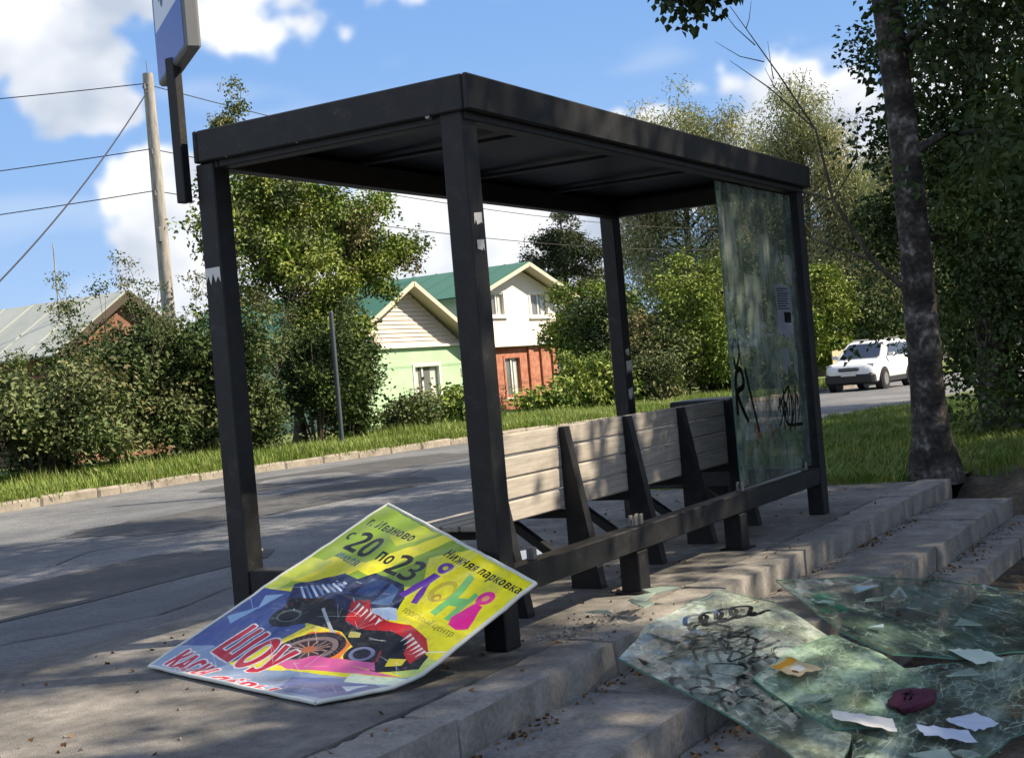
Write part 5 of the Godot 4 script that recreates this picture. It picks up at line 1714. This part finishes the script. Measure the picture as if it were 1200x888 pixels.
# a sheet of glass over the steps: outline in (x, z), lying on the step noses; uv spans its bounds
func glass_sheet(label: String, poly: Array, lift: float, tilt: float, img: Image, key: String, group: String) -> void:
	var t := thing("glass_sheet", label, "broken glass", Vector3.ZERO, 0.0, group)
	var lo := Vector2(1e9, 1e9)
	var hi := -lo
	for q in poly:
		lo = lo.min(q); hi = hi.max(q)
	# jagged outline
	var r := RandomNumberGenerator.new()
	r.seed = hash(key)
	var jag := []
	for i in poly.size():
		var a: Vector2 = poly[i]
		var c: Vector2 = poly[(i + 1) % poly.size()]
		var n := maxi(1, int(a.distance_to(c) / 0.12))
		for k in n:
			jag.append(a.lerp(c, float(k) / n) + (Vector2(r.randf_range(-1, 1), r.randf_range(-1, 1)) * 0.012 if k else Vector2.ZERO))
	var rel := noise(hash(key) % 1000, 3.5, 2)
	var up := func(q: Vector2) -> Vector3:
		return Vector3(q.x, slope_y(q.y) + lift + tilt * (q.x - lo.x) + 0.005 * sin(q.x * 5.0 + q.y * 3.0) + 0.010 * absf(rel.get_noise_2d(q.x, q.y)), q.y)
	# fine grid cut to the outline
	var b := MB.new()
	var cell := 0.06
	var nx := int((hi.x - lo.x) / cell) + 1
	var ny := int((hi.y - lo.y) / cell) + 1
	var pk := PackedVector2Array(jag)
	for i in nx:
		for j in ny:
			var c0 := lo + Vector2(i, j) * cell
			for piece in Geometry2D.intersect_polygons(pk, PackedVector2Array([c0, c0 + Vector2(cell, 0), c0 + Vector2(cell, cell), c0 + Vector2(0, cell)])):
				var ix := Geometry2D.triangulate_polygon(piece)
				for k in range(0, ix.size(), 3):
					var pp := []
					var uv := []
					for e in 3:
						var q: Vector2 = piece[ix[k + e]]
						pp.append(up.call(q)); uv.append((q - lo) / (hi - lo))
					if (pp[1] - pp[0]).cross(pp[2] - pp[0]).length() > 1e-7:
						b.face(pp, Vector3.UP, uv)
	part(b, "glass", glass_mat(key, img), t)
	b = MB.new()
	for i in jag.size():
		var a: Vector3 = up.call(jag[i])
		var c: Vector3 = up.call(jag[(i + 1) % jag.size()])
		var d := Vector3(0, -0.008, 0)
		b.face([a + Vector3(0, -0.0005, 0), c + Vector3(0, -0.0005, 0), c + d, a + d], Vector3(a.x, 0, a.z) - Vector3((lo.x + hi.x) / 2, 0, (lo.y + hi.y) / 2))
	part(b, "edge", mat("shard_edge", Color(0.10, 0.24, 0.18), 0.12), t)
func scrap(called: String, label: String, c: Vector3, w: float, h: float, turn: float, m: Material, sd: int, group := "") -> void:
	var r := RandomNumberGenerator.new()
	r.seed = sd
	var f := noise(sd, 3.0, 2)
	var b := MB.new()
	b.grid(8, 6, func(u, v):
		var q := Vector2((u - 0.5) * w, (v - 0.5) * h * (1.0 + 0.12 * sin(u * 4 + sd))).rotated(turn)
		var y := slope_y(c.z + q.y) if c.y > -0.39 and c.z > 0.37 else c.y
		return Vector3(c.x + q.x, y + 0.036 + 0.018 * absf(f.get_noise_2d(q.x * 4, q.y * 4)), c.z + q.y))
	solo(b, called, m, label, "paper" if called != "crumpled_bag" else "bag", Vector3.ZERO, group)
func build_debris() -> void:
	var r := RandomNumberGenerator.new()
	r.seed = 77
	var blk := Color(0.03, 0.035, 0.035, 0.86)
	var pale := Color(0.62, 0.70, 0.63)
	# sheet with sprayed scrawl, over the kerb and steps
	var img := glass_img(201, 512, 512, pale, 0.56, 0.25)
	for k in 24:
		var o := Vector2(90 + r.randf_range(-50, 190), 60 + k * 11)
		stroke(img, [o, o + Vector2(40, -30), o + Vector2(70, 20), o + Vector2(30, 46), o + Vector2(90, 60)], r.randf_range(4, 9), Color(blk.r, blk.g, blk.b, r.randf_range(0.2, 0.55)), true)
	for k in 4:
		var o := Vector2(300 + k * 30, 60 + k * 14)
		stroke(img, [o, o + Vector2(34, -20), o + Vector2(60, 4), o + Vector2(24, 26), o + Vector2(74, 40)], 9, blk, true)
	stroke(img, [Vector2(120, 400), Vector2(160, 360), Vector2(200, 410), Vector2(240, 370), Vector2(290, 420), Vector2(250, 450)], 6, blk, true)
	for k in 80:
		var o := Vector2(r.randf_range(20, 490), r.randf_range(20, 490))
		stroke(img, [o, o + Vector2(r.randf_range(-30, 30), r.randf_range(-16, 16))], r.randf_range(1, 2.5), Color(0.80, 0.86, 0.80, 0.5), true)
	glass_sheet("large fallen glass sheet with black scrawl draped over the steps", [Vector2(0.05, 0.51), Vector2(0.69, 0.38), Vector2(1.39, 0.40), Vector2(1.48, 0.65), Vector2(1.22, 0.97), Vector2(0.91, 1.26), Vector2(0.13, 1.45), Vector2(-0.22, 1.51), Vector2(-0.36, 1.43), Vector2(-0.19, 1.17), Vector2(-0.07, 0.86)], 0.0, 0.0, img, "shard_scrawl", "fallen glass sheets")
	img = glass_img(205, 384, 384, Color(0.58, 0.72, 0.61), 0.66, 0.45)
	for k in 60:
		var o := Vector2(r.randf_range(150, 380), r.randf_range(100, 380))
		stroke(img, [o, o + Vector2(r.randf_range(-40, 40), r.randf_range(-30, 30))], r.randf_range(1, 3), Color(0.84, 0.90, 0.84, 0.55), true)
	glass_sheet("milky green glass sheet with the yellow flyer lying on it", [Vector2(0.32, 0.98), Vector2(0.80, 0.97), Vector2(1.20, 1.05), Vector2(1.12, 1.29), Vector2(0.90, 1.55), Vector2(0.27, 1.57), Vector2(0.07, 1.40), Vector2(0.16, 1.19)], 0.012, 0.0, img, "shard_milky", "fallen glass sheets")
	img = glass_img(209, 512, 384, Color(0.36, 0.46, 0.41), 0.55, 0.4)
	for k in 10:
		var o := Vector2(r.randf_range(220, 480), r.randf_range(120, 320))
		stroke(img, [o, o + Vector2(r.randf_range(-50, 50), r.randf_range(-30, 30)), o + Vector2(r.randf_range(-60, 60), r.randf_range(-50, 50))], r.randf_range(2, 6), Color(0.78, 0.82, 0.80, 0.55), true)
	for k in 8:
		over(img, disc(130 + r.randf_range(-30, 50), 90 + r.randf_range(-20, 30), r.randf_range(10, 34), r.randf_range(6, 16), 0.3, 12), Color(0.12, 0.46, 0.34, 0.35))
	glass_sheet("dark green glass sheet spread across the upper steps", [Vector2(1.79, 0.55), Vector2(2.22, 0.80), Vector2(2.74, 1.15), Vector2(3.0, 1.70), Vector2(1.90, 1.86), Vector2(1.35, 1.55), Vector2(1.12, 1.33), Vector2(1.22, 1.07)], 0.026, 0.0, img, "shard_dark", "fallen glass sheets")
	img = glass_img(213, 384, 384, Color(0.56, 0.66, 0.60), 0.50, 0.8)
	for k in 90:
		var o := Vector2(r.randf_range(0, 384), r.randf_range(0, 384))
		stroke(img, [o, o + Vector2(r.randf_range(-40, 40), r.randf_range(-40, 40))], r.randf_range(1, 2.5), Color(0.86, 0.92, 0.86, 0.5), true)
	glass_sheet("shattered pale glass sheet at the bottom of the steps near the papers", [Vector2(0.95, 1.36), Vector2(1.38, 1.56), Vector2(1.86, 1.82), Vector2(1.5, 2.0), Vector2(0.86, 1.98), Vector2(0.29, 1.90), Vector2(-0.02, 1.74), Vector2(-0.24, 1.55), Vector2(0.16, 1.44), Vector2(0.49, 1.52)], 0.004, 0.0, img, "shard_pale", "fallen glass sheets")
	# loose shards round the sheets
	var sm := mat("loose_shard", Color(0.40, 0.52, 0.45), 0.06)
	sm.transparency = BaseMaterial3D.TRANSPARENCY_ALPHA
	sm.albedo_color.a = 0.6
	for k in 14:
		var c := Vector2(r.randf_range(-0.2, 2.4), r.randf_range(0.85, 1.95)) if k % 4 else Vector2(r.randf_range(0.1, 1.6), r.randf_range(0.02, 0.3))
		var poly := []
		var n := r.randi_range(3, 5)
		for i in n:
			poly.append(Vector2.from_angle(TAU * i / n + r.randf_range(-0.4, 0.4)) * r.randf_range(0.03, 0.13))
		var sb := MB.new()
		var tl := Basis.from_euler(Vector3(r.randf_range(-0.12, 0.12), r.randf() * TAU, r.randf_range(-0.12, 0.12)))
		sb.prism(poly, Vector3.ZERO, tl.x, tl.z, tl.y * 0.006)
		solo(sb, "glass_shard", sm, "small loose glass shard lying among the fallen sheets", "broken glass", Vector3(c.x, slope_y(c.y) + 0.045, c.y), "loose glass shards")
	# glass fragment lying on the pavement under the bench
	var t := thing("glass_fragment", "flat piece of glass on the pavement under the bench mirroring the sky", "broken glass")
	var mb := MB.new()
	mb.prism([Vector2(2.05, -1.30), Vector2(2.62, -1.22), Vector2(2.85, -1.46), Vector2(2.45, -1.62), Vector2(2.20, -1.52)], Vector3(0, 0.004, 0), Vector3(1, 0, 0), Vector3(0, 0, 1), Vector3(0, 0.008, 0))
	var gm := mat("fragment", Color(0.30, 0.36, 0.38), 0.03)
	gm.metallic_specular = 1.0
	gm.metallic = 0.6
	part(mb, "glass", gm, t)
	# papers
	var fl := mat("flyer", Color.WHITE, 0.85)
	img = Image.create(64, 48, false, Image.FORMAT_RGB8)
	img.fill(Color(0.82, 0.74, 0.56))
	ink(img, [Vector2(4, 4), Vector2(60, 4), Vector2(60, 16), Vector2(4, 18)], Color(0.84, 0.60, 0.18))
	ink(img, disc(34, 30, 14, 9), Color(0.88, 0.86, 0.80)); ink(img, disc(20, 34, 5, 5), Color(0.45, 0.30, 0.20))
	fl.albedo_texture = ImageTexture.create_from_image(img)
	fl.cull_mode = BaseMaterial3D.CULL_DISABLED
	scrap("flyer", "yellowish printed flyer lying on the milky glass sheet", Vector3(0.51, -0.15, 1.09), 0.21, 0.15, 0.12, fl, 3)
	scrap("paper_sheet", "long white paper strip at the lower edge of the milky glass", Vector3(0.17, -0.25, 1.48), 0.23, 0.11, 1.17, mats.paper, 4)
	var bp := mat("paper_bluish", Color(0.50, 0.56, 0.68), 0.85)
	bp.cull_mode = BaseMaterial3D.CULL_DISABLED
	scrap("paper_sheet", "torn bluish paper at the lower right, nearest the viewer", Vector3(0.31, -0.32, 1.75), 0.20, 0.11, 0.98, bp, 5)
	scrap("paper_sheet", "small bluish paper overlapping the torn sheet behind it", Vector3(0.53, -0.33, 1.80), 0.20, 0.11, 0.35, bp, 6)
	scrap("paper_sheet", "pale green paper lying on the shattered glass at the right", Vector3(1.43, -0.29, 1.63), 0.20, 0.15, 0.5, mat("paper_green", Color(0.48, 0.58, 0.50), 0.85), 7)
	# crumpled bag
	var f := noise(19, 5.0, 3)
	mb = MB.new()
	var rings := []
	for j in 9:
		var ring := []
		for i in 16:
			var a := TAU * i / 16.0
			var ph := PI * (j + 0.2) / 8.6
			var d := Vector3(cos(a) * sin(ph), cos(ph), sin(a) * sin(ph))
			ring.append(Vector3(0.55, -0.255, 1.56) + d * Vector3(0.15, 0.03, 0.09) * (1.0 + 0.5 * f.get_noise_3dv(d * 1.4)))
		rings.append(ring)
	mb.loft(rings)
	solo(mb, "crumpled_bag", mat("bag_magenta", Color(0.075, 0.018, 0.038), 0.9), "crumpled dark magenta bag among the broken glass", "bag")
	# dry leaves in the step corners and on the pavement
	var leaf := leaf_cluster(1, 0.05, 0.032, 0.001, 44, 0.0)
	var xf := []
	var cols := []
	for i in 1500:
		var k := r.randf()
		var x := r.randf_range(-1.2, 6.5)
		var p := Vector3.ZERO
		if k < 0.22:
			p = Vector3(x, -0.135, 0.40 + absf(r.randfn()) * 0.05)
		elif k < 0.52:
			p = Vector3(x, -0.28, 0.93 + absf(r.randfn()) * 0.07)
		elif k < 0.86:
			p = Vector3(x, 0, 1.2 + absf(r.randfn()) * 0.45)
			p.y = low_ground(p.x, p.z) + 0.015
		else:
			p = Vector3(r.randf_range(-2.5, 6), 0.012, r.randf_range(-2.2, 0.3))
		if p.x > 5.9 and p.z > 0.3:
			p.y = low_ground(p.x, p.z) + 0.015
		xf.append(Transform3D(Basis.from_euler(Vector3(r.randf_range(-0.35, 0.35), r.randf() * TAU, r.randf_range(-0.35, 0.35))).scaled(Vector3.ONE * r.randf_range(0.5, 1.2)), p))
		cols.append([Color(0.16, 0.075, 0.03), Color(0.24, 0.13, 0.05), Color(0.10, 0.055, 0.03), Color(0.28, 0.17, 0.07)][r.randi() % 4])
	var o := scatter(self, "leaf_litter", leaf, mats.dry_leaf, xf, cols)
	o.set_meta("kind", "stuff"); tag(o, "dry brown leaves gathered on the steps and pavement", "leaf litter")
	# crumbs of shattered glass and grit
	var cr := MB.new()
	cr.box(Transform3D(Basis.from_euler(Vector3(0.3, 0.4, 0.2))), Vector3(0.008, 0.005, 0.007))
	xf = []
	cols = []
	for i in 420:
		var p := Vector3(r.randf_range(-2.6, 5.5), 0.004, r.randf_range(-2.2, 0.3)) if i % 3 else Vector3(r.randf_range(0.2, 0.9), 0.004, r.randfn() * 0.12 + 0.12)
		if i % 3 == 1:
			p = Vector3(r.randf_range(-0.6, 2.5), 0, r.randf_range(1.25, 2.4))
			p.y = low_ground(p.x, p.z) + 0.003
		xf.append(Transform3D(Basis.from_euler(Vector3(r.randf() * 3, r.randf() * TAU, 0)).scaled(Vector3.ONE * r.randf_range(0.4, 1.5)), p))
		cols.append([Color(0.30, 0.33, 0.31), Color(0.20, 0.18, 0.16), Color(0.12, 0.11, 0.10)][r.randi() % 3])
	var gm2 := mat("grit", Color.WHITE, 0.5)
	gm2.vertex_color_use_as_albedo = true
	o = scatter(self, "glass_crumbs", cr.mesh(), gm2, xf, cols)
	o.set_meta("kind", "stuff"); tag(o, "crumbs of shattered glass and grit on the pavement", "debris")
